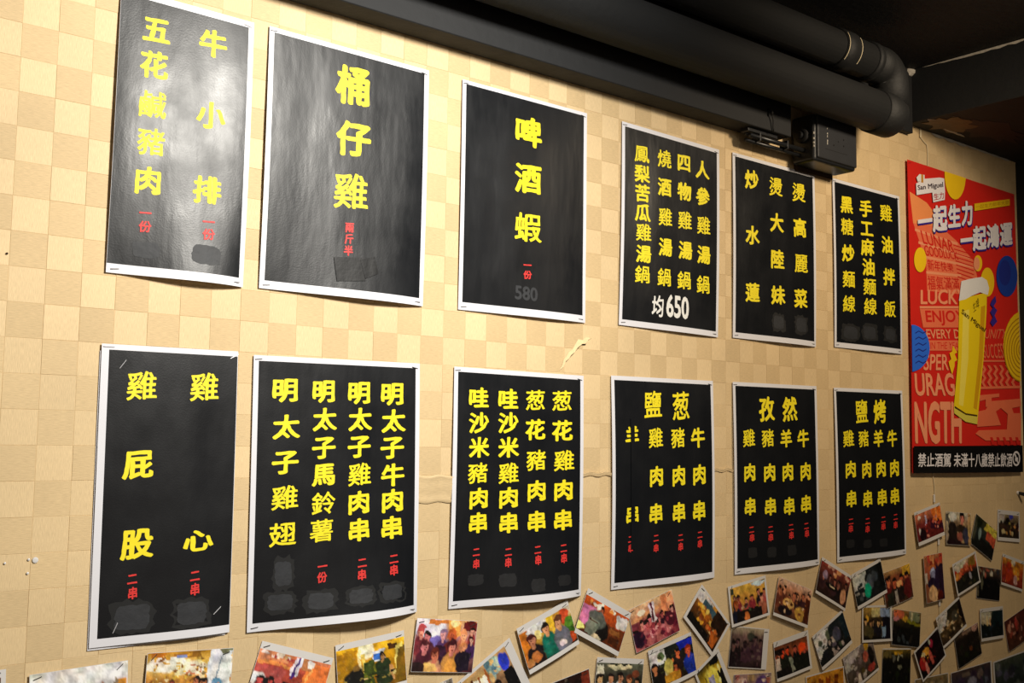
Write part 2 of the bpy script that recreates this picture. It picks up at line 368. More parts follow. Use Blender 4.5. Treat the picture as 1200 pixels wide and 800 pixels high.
for x in (2.062, 2.111): # pale scratched paint on the socket rims
    V = []; F = []
    for k in range(9):
        an = math.radians(60+k*10); rr = UR+.0058
        for dx in (-.0011, .0011): V.append((x+dx-2.30, -math.cos(an-math.pi/2)*0-math.sin(an)*rr, math.cos(an)*rr+UZ-2.33))
    for k in range(8): F.append((2*k, 2*k+1, 2*k+3, 2*k+2))
    mesh_obj('paint_scratch', V, F, M['cable'], t)

# ------------------------------------------------------------------ black box fitting with its rail, under the pipes
BX = (2.055, 2.224, -.073, -.010, 2.150, 2.262)
t = thing('wall_box', (2.16, 0, 2.155), 'black plastic box fitting at the end of a short rail under the pipes', 'speaker')
def bp(name, x0, x1, y0, y1, z0, z1, bev, m): return bm_obj(name, box_bm(x0-2.16, x1-2.16, y0, y1, z0-2.155, z1-2.155, bev, 3), m, t)
bp('housing', *BX, .007, M['box'])
bp('back_plate', 2.075, 2.218, -.012, -.0014, 2.140, 2.25, .002, M['gap'])
bp('front_panel', 2.064, 2.222, -.0775, -.0715, 2.158, 2.262, .003, M['boxpanel'])
bp('panel_groove', 2.092, 2.182, -.0780, -.0770, 2.1825, 2.1835, 0, M['rubber'])
for (x, z, r) in ((2.127, 2.197, .0024), (2.167, 2.217, .0024), (2.167, 2.202, .0024), (2.145, 2.209, .0016)):
    V, F = tube([(x-2.16, -.0772, z-2.155), (x-2.16, -.0788, z-2.155)], [r, r*.7], 12); mesh_obj('screw', V, F, M['rubber'], t)
for k, (z, h) in enumerate(((2.236, .003), (2.224, .0035), (2.2165, .005), (2.207, .004), (2.199, .008))):
    bp('printed_mark', 2.1005, 2.1025+.001*(k % 2), -.0779, -.0773, z-.005, z+h-.005, 0, M['plaster'])
for z in (2.212, 2.199, 2.189, 2.181):
    bp('worn_spot', 2.0535, 2.0565, -.0738, -.0700, z, z+.005, .0005, M['plaster'])
V, F = tube([(2.060-2.16, -.042, .058), (2.047-2.16, -.042, .058), (2.045-2.16, -.042, .058)], [.017, .017, .013], 26); mesh_obj('knob', V, F, M['rubber'], t, False)
V, F = tube([(2.047-2.16, -.042, .058), (2.037-2.16, -.042, .058)], [.009, .009], 18); mesh_obj('knob_cap', V, F, M['box'], t, False)
for (y, z, r) in ((-.030, 2.185, .0045), (-.042, 2.179, .0055), (-.030, 2.170, .0045)):
    V, F = tube([(1.86-2.16, y, z-2.155), (2.058-2.16, y, z-2.155)], r, 12); mesh_obj('rail_bar', V, F, M['box'], t, True)
bp('rail_plate', 1.85, 1.955, -.046, -.024, 2.186, 2.1946, .001, M['box'])
for x in (1.89, 1.99): bp('rail_clip', x, x+.005, -.0475, -.024, 2.170, 2.190, .001, M['box'])
# hook and hanging wire on the black board
t = thing('wire_hook', (1.905, -.058, 2.23), 'small black hook with dangling wire, left of the black box fitting', 'hook')
V, F = tube([(0, 0, .012), (0, -.008, .012), (.002, -.010, .006), (.002, -.009, -.002)], .003, 8); mesh_obj('hook', V, F, M['rubber'], t, True)
V, F = tube([(.002, -.009, .002), (.010, -.007, -.012), (.013, -.004, -.028), (.016, -.003, -.036)], .0016, 8); mesh_obj('wire', V, F, M['rubber'], t, True)

# ------------------------------------------------------------------ pale cable running down the wall at the right
t = thing('wall_cable', (2.67, 0, 1.19), 'thin cream cable running down the wall behind the red beer poster', 'cable')
cp = [(2.639, 2.354), (2.640, 2.340), (2.643, 2.329), (2.658, 2.321), (2.673, 2.315), (2.6755, 2.30), (2.675, 2.26), (2.673, 1.9), (2.668, 1.45), (2.6676, 1.413), (2.6735, 1.385), (2.6745, 1.370), (2.670, 1.345), (2.676, 1.30), (2.688, 1.25), (2.6895, 1.236), (2.686, 1.20), (2.687, 1.09), (2.684, 1.0), (2.686, .86)]
V, F = tube([(x-2.67, -.0028, z-1.19) for x, z in cp], .0013, 10); mesh_obj('cable', V, F, M['cable'], t, True)
for x, z, hh in ((2.6705, 1.350, .011), (2.688, 1.236, .010), (2.640, 2.340, .011), (2.686, 1.075, .009)):
    bm_obj('cable_clip', box_bm(x-.0035-2.67, x+.0035-2.67, -.0058, -.0015, z-hh-1.19, z+hh-1.19, .002, 2), M['photo_paper'] if z < 2 else M['cable'], t)
t = thing('black_peg', (3.138, 0, 1.355), 'tiny black peg with white rim on bare wall below the red poster', 'knob')
V, F = tube([(0, -.001, 0), (0, -.006, 0)], [.006, .005], 14); mesh_obj('rim', V, F, M['photo_paper'], t)
V, F = tube([(.001, -.005, -.001), (.003, -.020, -.004), (.004, -.026, -.006)], [.0046, .0055, .003], 14); mesh_obj('knob', V, F, M['rubber'], t)

# ------------------------------------------------------------------ measured layout, in metres on the wall and on each sheet
GLYPHS = {
 1: [
  ('yellow', [('五',0.0534,0.0524,0.0467,0.0467), ('花',0.0523,0.1064,0.0465,0.0464), ('鹹',0.0521,0.1662,0.0463,0.0462), ('豬',0.0534,0.2221,0.0462,0.0459), ('肉',0.0516,0.2798,0.046,0.0456)]),
  ('yellow', [('牛',0.1419,0.0511,0.0501,0.0484), ('小',0.1421,0.1634,0.0498,0.0478), ('排',0.1409,0.2794,0.0494,0.0473)]),
  ('red', [('一',0.0501,0.3282,0.0198,0.0188), ('份',0.0505,0.348,0.0198,0.0188)]),
  ('red', [('一',0.1449,0.328,0.0214,0.0195), ('份',0.1451,0.3469,0.0213,0.0195)]),
 ],
 2: [
  ('yellow', [('桶',0.1551,0.0622,0.0732,0.0748), ('仔',0.1577,0.1532,0.073,0.067), ('雞',0.1549,0.2426,0.0725,0.0682)]),
  ('red', [('兩',0.1532,0.304,0.0192,0.0192), ('斤',0.1527,0.3231,0.0192,0.0192), ('半',0.1519,0.3428,0.0192,0.0192)]),
 ],
 3: [
  ('yellow', [('啤',0.1545,0.0686,0.0739,0.0644), ('酒',0.1545,0.1583,0.0736,0.0639), ('蝦',0.1546,0.2517,0.0733,0.0634)]),
  ('red', [('一',0.1543,0.3236,0.0217,0.0182), ('份',0.1546,0.3418,0.0217,0.0182)]),
  ('dim', [('580',0.1522,0.3771,0.0542,0.0265)]),
 ],
 4: [
  ('yellow', [('鳳',0.0564,0.0578,0.0475,0.0418), ('梨',0.0572,0.1001,0.0474,0.0417), ('苦',0.058,0.1411,0.0473,0.0415), ('瓜',0.0588,0.1819,0.0473,0.0414), ('雞',0.0623,0.2229,0.0473,0.0413), ('湯',0.0632,0.2678,0.0472,0.0411), ('鍋',0.0614,0.3105,0.0471,0.041)]),
  ('yellow', [('燒',0.1237,0.0556,0.0475,0.0439), ('酒',0.123,0.1171,0.0473,0.0437), ('雞',0.125,0.181,0.0473,0.0435), ('湯',0.1261,0.2453,0.0472,0.0432), ('鍋',0.1245,0.3091,0.047,0.043)]),
  ('yellow', [('四',0.1852,0.0523,0.0491,0.0447), ('物',0.1861,0.1158,0.049,0.0444), ('雞',0.1871,0.1784,0.0489,0.0442), ('湯',0.189,0.2431,0.0488,0.044), ('鍋',0.1862,0.3081,0.0486,0.0437)]),
  ('yellow', [('人',0.245,0.0563,0.0508,0.0454), ('參',0.2457,0.1162,0.0507,0.0452), ('雞',0.2485,0.1801,0.0506,0.0449), ('湯',0.2493,0.2447,0.0505,0.0447), ('鍋',0.2482,0.3099,0.0503,0.0445)]),
  ('white', [('均',0.1077,0.3721,0.0393,0.0513), ('650',0.1667,0.3673,0.0692,0.0484)]),
 ],
 5: [
  ('yellow', [('炒',0.0656,0.0522,0.0538,0.0494), ('水',0.065,0.1815,0.0536,0.0489), ('蓮',0.0656,0.3126,0.0533,0.0485)]),
  ('yellow', [('燙',0.1544,0.0543,0.0563,0.0506), ('大',0.1562,0.1393,0.0562,0.0503), ('陸',0.1568,0.2256,0.0561,0.0499), ('妹',0.1574,0.3097,0.0559,0.0496)]),
  ('yellow', [('燙',0.242,0.054,0.0589,0.0517), ('高',0.2436,0.1392,0.0587,0.0514), ('麗',0.2466,0.2246,0.0587,0.0511), ('菜',0.2429,0.3094,0.0584,0.0507)]),
 ],
 6: [
  ('yellow', [('黑',0.0571,0.0586,0.0589,0.0489), ('糖',0.0572,0.115,0.0588,0.0487), ('炒',0.0586,0.1815,0.0587,0.0485), ('麵',0.0599,0.2468,0.0586,0.0483), ('線',0.0599,0.3086,0.0585,0.0481)]),
  ('yellow', [('手',0.1409,0.0567,0.0613,0.0499), ('工',0.1426,0.1078,0.0612,0.0497), ('麻',0.1428,0.1564,0.0611,0.0495), ('油',0.146,0.2071,0.0611,0.0494), ('麵',0.1492,0.2568,0.0611,0.0493), ('線',0.1508,0.3075,0.061,0.0491)]),
  ('yellow', [('雞',0.2329,0.055,0.0639,0.0509), ('油',0.2335,0.1389,0.0638,0.0506), ('拌',0.2388,0.2228,0.0637,0.0504), ('飯',0.2394,0.3059,0.0636,0.0501)]),
 ],
 7: [
  ('yellow', [('雞',0.0585,0.0573,0.049,0.0466), ('屁',0.0571,0.1691,0.0487,0.0461), ('股',0.0598,0.2809,0.0508,0.0479)]),
  ('yellow', [('雞',0.1519,0.0558,0.0504,0.0472), ('心',0.1494,0.2812,0.0521,0.0367)]),
  ('red', [('二',0.0549,0.3299,0.016,0.0193), ('串',0.0563,0.3498,0.016,0.0192)]),
  ('red', [('二',0.1457,0.3322,0.0173,0.02), ('串',0.1464,0.3516,0.0173,0.02)]),
 ],
 8: [
  ('yellow', [('明',0.0535,0.0525,0.0513,0.0422), ('太',0.0563,0.1098,0.0513,0.042), ('子',0.0564,0.1645,0.0511,0.0418), ('雞',0.0565,0.2195,0.051,0.0416), ('翅',0.0541,0.2758,0.0508,0.0414)]),
  ('yellow', [('明',0.1213,0.0525,0.0472,0.0409), ('太',0.1237,0.0975,0.0472,0.0407), ('子',0.1233,0.1423,0.0471,0.0406), ('馬',0.1236,0.1852,0.047,0.0404), ('鈴',0.1233,0.2308,0.0469,0.0403), ('薯',0.121,0.2738,0.0467,0.0401)]),
  ('yellow', [('明',0.187,0.0532,0.0495,0.0418), ('太',0.1893,0.0968,0.0495,0.0417), ('子',0.1887,0.1409,0.0494,0.0415), ('雞',0.1896,0.1866,0.0493,0.0414), ('肉',0.1884,0.2321,0.0491,0.0412), ('串',0.1886,0.2762,0.049,0.0411)]),
  ('yellow', [('明',0.2514,0.0535,0.0518,0.0428), ('太',0.2544,0.0987,0.0518,0.0427), ('子',0.253,0.1431,0.0517,0.0425), ('牛',0.2545,0.1893,0.0516,0.0423), ('肉',0.2538,0.2315,0.0515,0.0422), ('串',0.2523,0.276,0.0513,0.042)]),
  ('red', [('一',0.1223,0.3296,0.0186,0.0188), ('份',0.1213,0.3465,0.0186,0.0187)]),
  ('red', [('二',0.1932,0.3289,0.0196,0.0193), ('串',0.1922,0.3481,0.0196,0.0192)]),
  ('red', [('二',0.2554,0.3273,0.0205,0.0197), ('串',0.255,0.3457,0.0205,0.0197)]),
 ],
 9: [
  ('yellow', [('哇',0.054,0.0532,0.0502,0.0413), ('沙',0.0552,0.0973,0.0501,0.0411), ('米',0.0564,0.1412,0.05,0.041), ('豬',0.0548,0.1866,0.0499,0.0408), ('肉',0.0575,0.2308,0.0499,0.0407), ('串',0.0573,0.2741,0.0497,0.0405)]),
  ('yellow', [('哇',0.1215,0.0529,0.0524,0.0422), ('沙',0.1225,0.0956,0.0524,0.042), ('米',0.1237,0.1404,0.0523,0.0419), ('雞',0.1248,0.1869,0.0522,0.0417), ('肉',0.1252,0.2309,0.0521,0.0416), ('串',0.1256,0.2764,0.052,0.0414)]),
  ('yellow', [('葱',0.1873,0.0521,0.0547,0.0431), ('花',0.1877,0.107,0.0545,0.0429), ('豬',0.1906,0.1635,0.0545,0.0427), ('肉',0.1918,0.2197,0.0544,0.0425), ('串',0.1915,0.2756,0.0542,0.0423)]),
  ('yellow', [('葱',0.2535,0.0507,0.057,0.044), ('花',0.2546,0.1074,0.0569,0.0438), ('雞',0.2598,0.1638,0.0569,0.0436), ('肉',0.2584,0.2194,0.0567,0.0434), ('串',0.2571,0.2753,0.0565,0.0432)]),
  ('red', [('二',0.0544,0.325,0.017,0.019), ('串',0.055,0.3457,0.017,0.019)]),
  ('red', [('二',0.1246,0.328,0.0178,0.0195), ('串',0.1244,0.3468,0.0178,0.0194)]),
  ('red', [('二',0.1927,0.3272,0.0186,0.0199), ('串',0.1931,0.3459,0.0186,0.0199)]),
  ('red', [('二',0.2573,0.3274,0.0193,0.0203), ('串',0.2577,0.3464,0.0193,0.0203)]),
 ],
 10: [
  ('yellow', [('鹽',0.1172,0.0553,0.0577,0.0627), ('葱',0.2015,0.0564,0.0605,0.0678)]),
  ('yellow', [('羊',0.0562,0.1204,0.0441,0.0451), ('串',0.0559,0.2767,0.0439,0.0445)]),
  ('yellow', [('雞',0.1237,0.1231,0.0459,0.046), ('肉',0.1242,0.2013,0.0458,0.0457), ('串',0.1221,0.2766,0.0456,0.0454)]),
  ('yellow', [('豬',0.1903,0.1229,0.0477,0.0469), ('肉',0.1907,0.2014,0.0475,0.0466), ('串',0.1901,0.277,0.0474,0.0463)]),
  ('yellow', [('牛',0.2523,0.1228,0.0493,0.0477), ('肉',0.2543,0.2002,0.0492,0.0474), ('串',0.2526,0.2759,0.0491,0.0471)]),
  ('red', [('二',0.0509,0.3243,0.0162,0.0182), ('串',0.0509,0.3424,0.0162,0.0182)]),
  ('red', [('二',0.1219,0.3259,0.0168,0.0186), ('串',0.1218,0.3462,0.0168,0.0185)]),
  ('red', [('二',0.1941,0.3288,0.0175,0.0189), ('串',0.194,0.3477,0.0175,0.0189)]),
  ('red', [('二',0.254,0.3261,0.0181,0.0193), ('串',0.2538,0.3453,0.0181,0.0192)]),
 ],
 11: [
  ('yellow', [('孜',0.1152,0.0578,0.0591,0.0617), ('然',0.2002,0.0563,0.0617,0.063)]),
  ('yellow', [('雞',0.0514,0.1234,0.0463,0.0444), ('肉',0.0518,0.1995,0.0462,0.0442), ('串',0.0522,0.2747,0.0461,0.0439)]),
  ('yellow', [('豬',0.1157,0.1234,0.0479,0.0452), ('肉',0.1187,0.2008,0.0479,0.0449), ('串',0.1199,0.2773,0.0478,0.0447)]),
  ('yellow', [('羊',0.1823,0.1245,0.0496,0.0459), ('肉',0.1853,0.2009,0.0495,0.0457), ('串',0.1882,0.2788,0.0495,0.0455)]),
  ('yellow', [('牛',0.2482,0.1244,0.0513,0.0467), ('肉',0.2541,0.201,0.0513,0.0465), ('串',0.2532,0.2765,0.0511,0.0462)]),
  ('red', [('二',0.0558,0.3255,0.0195,0.0191), ('串',0.0572,0.3435,0.0195,0.0191)]),
  ('red', [('二',0.1189,0.3276,0.0202,0.0194), ('串',0.1194,0.3459,0.0202,0.0194)]),
  ('red', [('二',0.1928,0.3268,0.021,0.0198), ('串',0.1933,0.3454,0.0209,0.0198)]),
  ('red', [('二',0.2519,0.3268,0.0216,0.0201), ('串',0.2534,0.3446,0.0216,0.0201)]),
 ],
 12: [
  ('yellow', [('鹽',0.1114,0.0567,0.06,0.0664), ('烤',0.1929,0.0555,0.0624,0.0676)]),
  ('yellow', [('雞',0.052,0.1234,0.0485,0.0463), ('肉',0.0568,0.1984,0.0485,0.0461), ('串',0.0575,0.2701,0.0484,0.0459)]),
  ('yellow', [('豬',0.1144,0.1235,0.05,0.047), ('肉',0.1226,0.1997,0.0501,0.0469), ('串',0.1242,0.2725,0.05,0.0466)]),
  ('yellow', [('羊',0.1809,0.1236,0.0516,0.0478), ('肉',0.1882,0.1991,0.0516,0.0476), ('串',0.1897,0.2717,0.0516,0.0474)]),
  ('yellow', [('牛',0.2449,0.1237,0.0531,0.0485), ('肉',0.2511,0.199,0.0531,0.0483), ('串',0.2491,0.2707,0.053,0.048)]),
  ('red', [('二',0.0545,0.3245,0.0215,0.0198), ('串',0.0538,0.3424,0.0214,0.0197)]),
  ('red', [('二',0.1221,0.3266,0.0222,0.0201), ('串',0.1213,0.3467,0.0221,0.02)]),
  ('red', [('二',0.1921,0.3263,0.0229,0.0204), ('串',0.1913,0.3441,0.0229,0.0204)]),
  ('red', [('二',0.2492,0.3226,0.0235,0.0207), ('串',0.2483,0.3433,0.0235,0.0207)]),
 ],
}
PATCHES = {
 1: [(0.0538, 0.3821, 0.0464, 0.0281), (0.1423, 0.3789, 0.0531, 0.0355)],
 5: [(0.1568, 0.3736, 0.0431, 0.0366), (0.2422, 0.373, 0.0476, 0.0407)],
 6: [(0.0654, 0.3808, 0.0673, 0.0376), (0.1459, 0.375, 0.0608, 0.0383), (0.2389, 0.3728, 0.0571, 0.0356)],
 7: [(0.0571, 0.3836, 0.0572, 0.0418), (0.1427, 0.3851, 0.0528, 0.0386)],
 8: [(0.0563, 0.3361, 0.033, 0.0458), (0.0523, 0.3795, 0.0479, 0.0296), (0.1188, 0.383, 0.0503, 0.0303), (0.19, 0.3814, 0.0502, 0.0275), (0.2505, 0.3808, 0.0481, 0.0294)],
 9: [(0.0544, 0.3735, 0.0395, 0.0245), (0.1229, 0.378, 0.0443, 0.0285), (0.191, 0.3912, 0.0385, 0.0291), (0.2577, 0.3869, 0.0402, 0.0238)],
 11: [(0.0593, 0.3762, 0.0355, 0.028), (0.1224, 0.3792, 0.0367, 0.0284), (0.1944, 0.3792, 0.0381, 0.029)],
 12: [(0.0525, 0.3781, 0.0385, 0.0246), (0.121, 0.3824, 0.0398, 0.025), (0.1908, 0.3836, 0.0411, 0.0254)],
}
PHOTO_RECTS = {
 'a': (0.3497, 1.1496, 0.0551, 0.0735, 0.024),
 'b': (0.4717, 1.1338, 0.1315, 0.073, 0.03),
 'c': (0.6249, 1.1391, 0.133, 0.0901, -0.053),
 'd': (0.7875, 1.1225, 0.1337, 0.096, -0.314),
 'e': (0.9336, 1.1254, 0.1319, 0.0856, 0.083),
 'f': (1.0784, 1.1401, 0.1296, 0.0915, -0.137),
 'g': (1.1894, 1.051, 0.1402, 0.1226, 0.51),
 'h': (1.3104, 1.1323, 0.1341, 0.0871, 0.325),
 'i': (1.4505, 1.1436, 0.1222, 0.0857, -0.463),
 'j': (1.5964, 1.1328, 0.1267, 0.0824, 0.245),
 'k': (1.4966, 1.0261, 0.1299, 0.0901, -0.147),
 'l': (1.6488, 1.0441, 0.1307, 0.0835, 0.191),
 'm': (1.7572, 1.1169, 0.1306, 0.0906, -0.786),
 'n': (1.8943, 1.1468, 0.1331, 0.086, 0.121),
 'o': (2.0493, 1.1308, 0.1305, 0.0851, -0.317),
 'p': (1.8961, 1.0454, 0.1312, 0.083, -0.157),
 'q': (2.0493, 1.0118, 0.1314, 0.0833, 0.114),
 'r': (1.7842, 0.9784, 0.0918, 0.1054, 0.499),
 's': (1.9056, 0.9448, 0.1397, 0.0865, -0.087),
 't': (2.2088, 1.1596, 0.1314, 0.0809, -0.422),
 'u': (2.2005, 1.0312, 0.1275, 0.0842, 0.405),
 'v': (2.1761, 0.9185, 0.1504, 0.0849, 0.037),
 'w': (2.3189, 0.9607, 0.1262, 0.0722, 0.306),
 'x': (2.3566, 1.1502, 0.1219, 0.0834, 0.248),
 'y': (2.488, 1.1356, 0.1214, 0.081, 0.145),
 'z': (2.3905, 1.0502, 0.1321, 0.089, -0.071),
 'aa': (2.5216, 1.0251, 0.1319, 0.0897, -0.168),
 'ab': (2.4767, 0.9356, 0.1352, 0.0912, -0.106),
 'ac': (2.6253, 0.9504, 0.119, 0.0853, 0.427),
 'ad': (2.7305, 1.0215, 0.1158, 0.0802, 0.373),
 'ae': (2.6343, 1.2849, 0.1283, 0.0813, 0.182),
 'af': (2.791, 1.2655, 0.1375, 0.0886, -0.078),
 'ag': (2.9273, 1.2355, 0.1176, 0.0894, -0.441),
 'ah': (3.0746, 1.261, 0.1229, 0.0897, -0.09),
 'ai': (2.6525, 1.1441, 0.0921, 0.1225, 0.058),
 'aj': (2.8159, 1.1441, 0.1232, 0.0856, 0.228),
 'ak': (2.9514, 1.1055, 0.1223, 0.0912, -0.148),
 'al': (3.0866, 1.1268, 0.1335, 0.0804, -0.238),
 'am': (2.9582, 0.9951, 0.125, 0.0896, -0.024),
 'an': (3.1146, 0.965, 0.1456, 0.0892, 0.228),
 'ao': (2.8279, 0.949, 0.1205, 0.079, 0.206),
 'ap': (2.8446, 0.8362, 0.2203, 0.1087, 0.027),
 'aq': (3.0782, 0.839, 0.2246, 0.1108, 0.055),
 'ar': (2.6302, 0.8444, 0.1634, 0.0977, -0.019),
 'as': (1.3585, 1.0069, 0.1239, 0.0903, 0.161),
 'at': (1.0855, 1.0376, 0.0417, 0.0865, 0.219),
}
TAPE = [[(0.1254, 0.3564), (0.1765, 0.3519), (0.1836, 0.3899), (0.1316, 0.3955)], [(0.1734, 0.3552), (0.201, 0.3467), (0.2087, 0.3748), (0.1835, 0.3863)]]
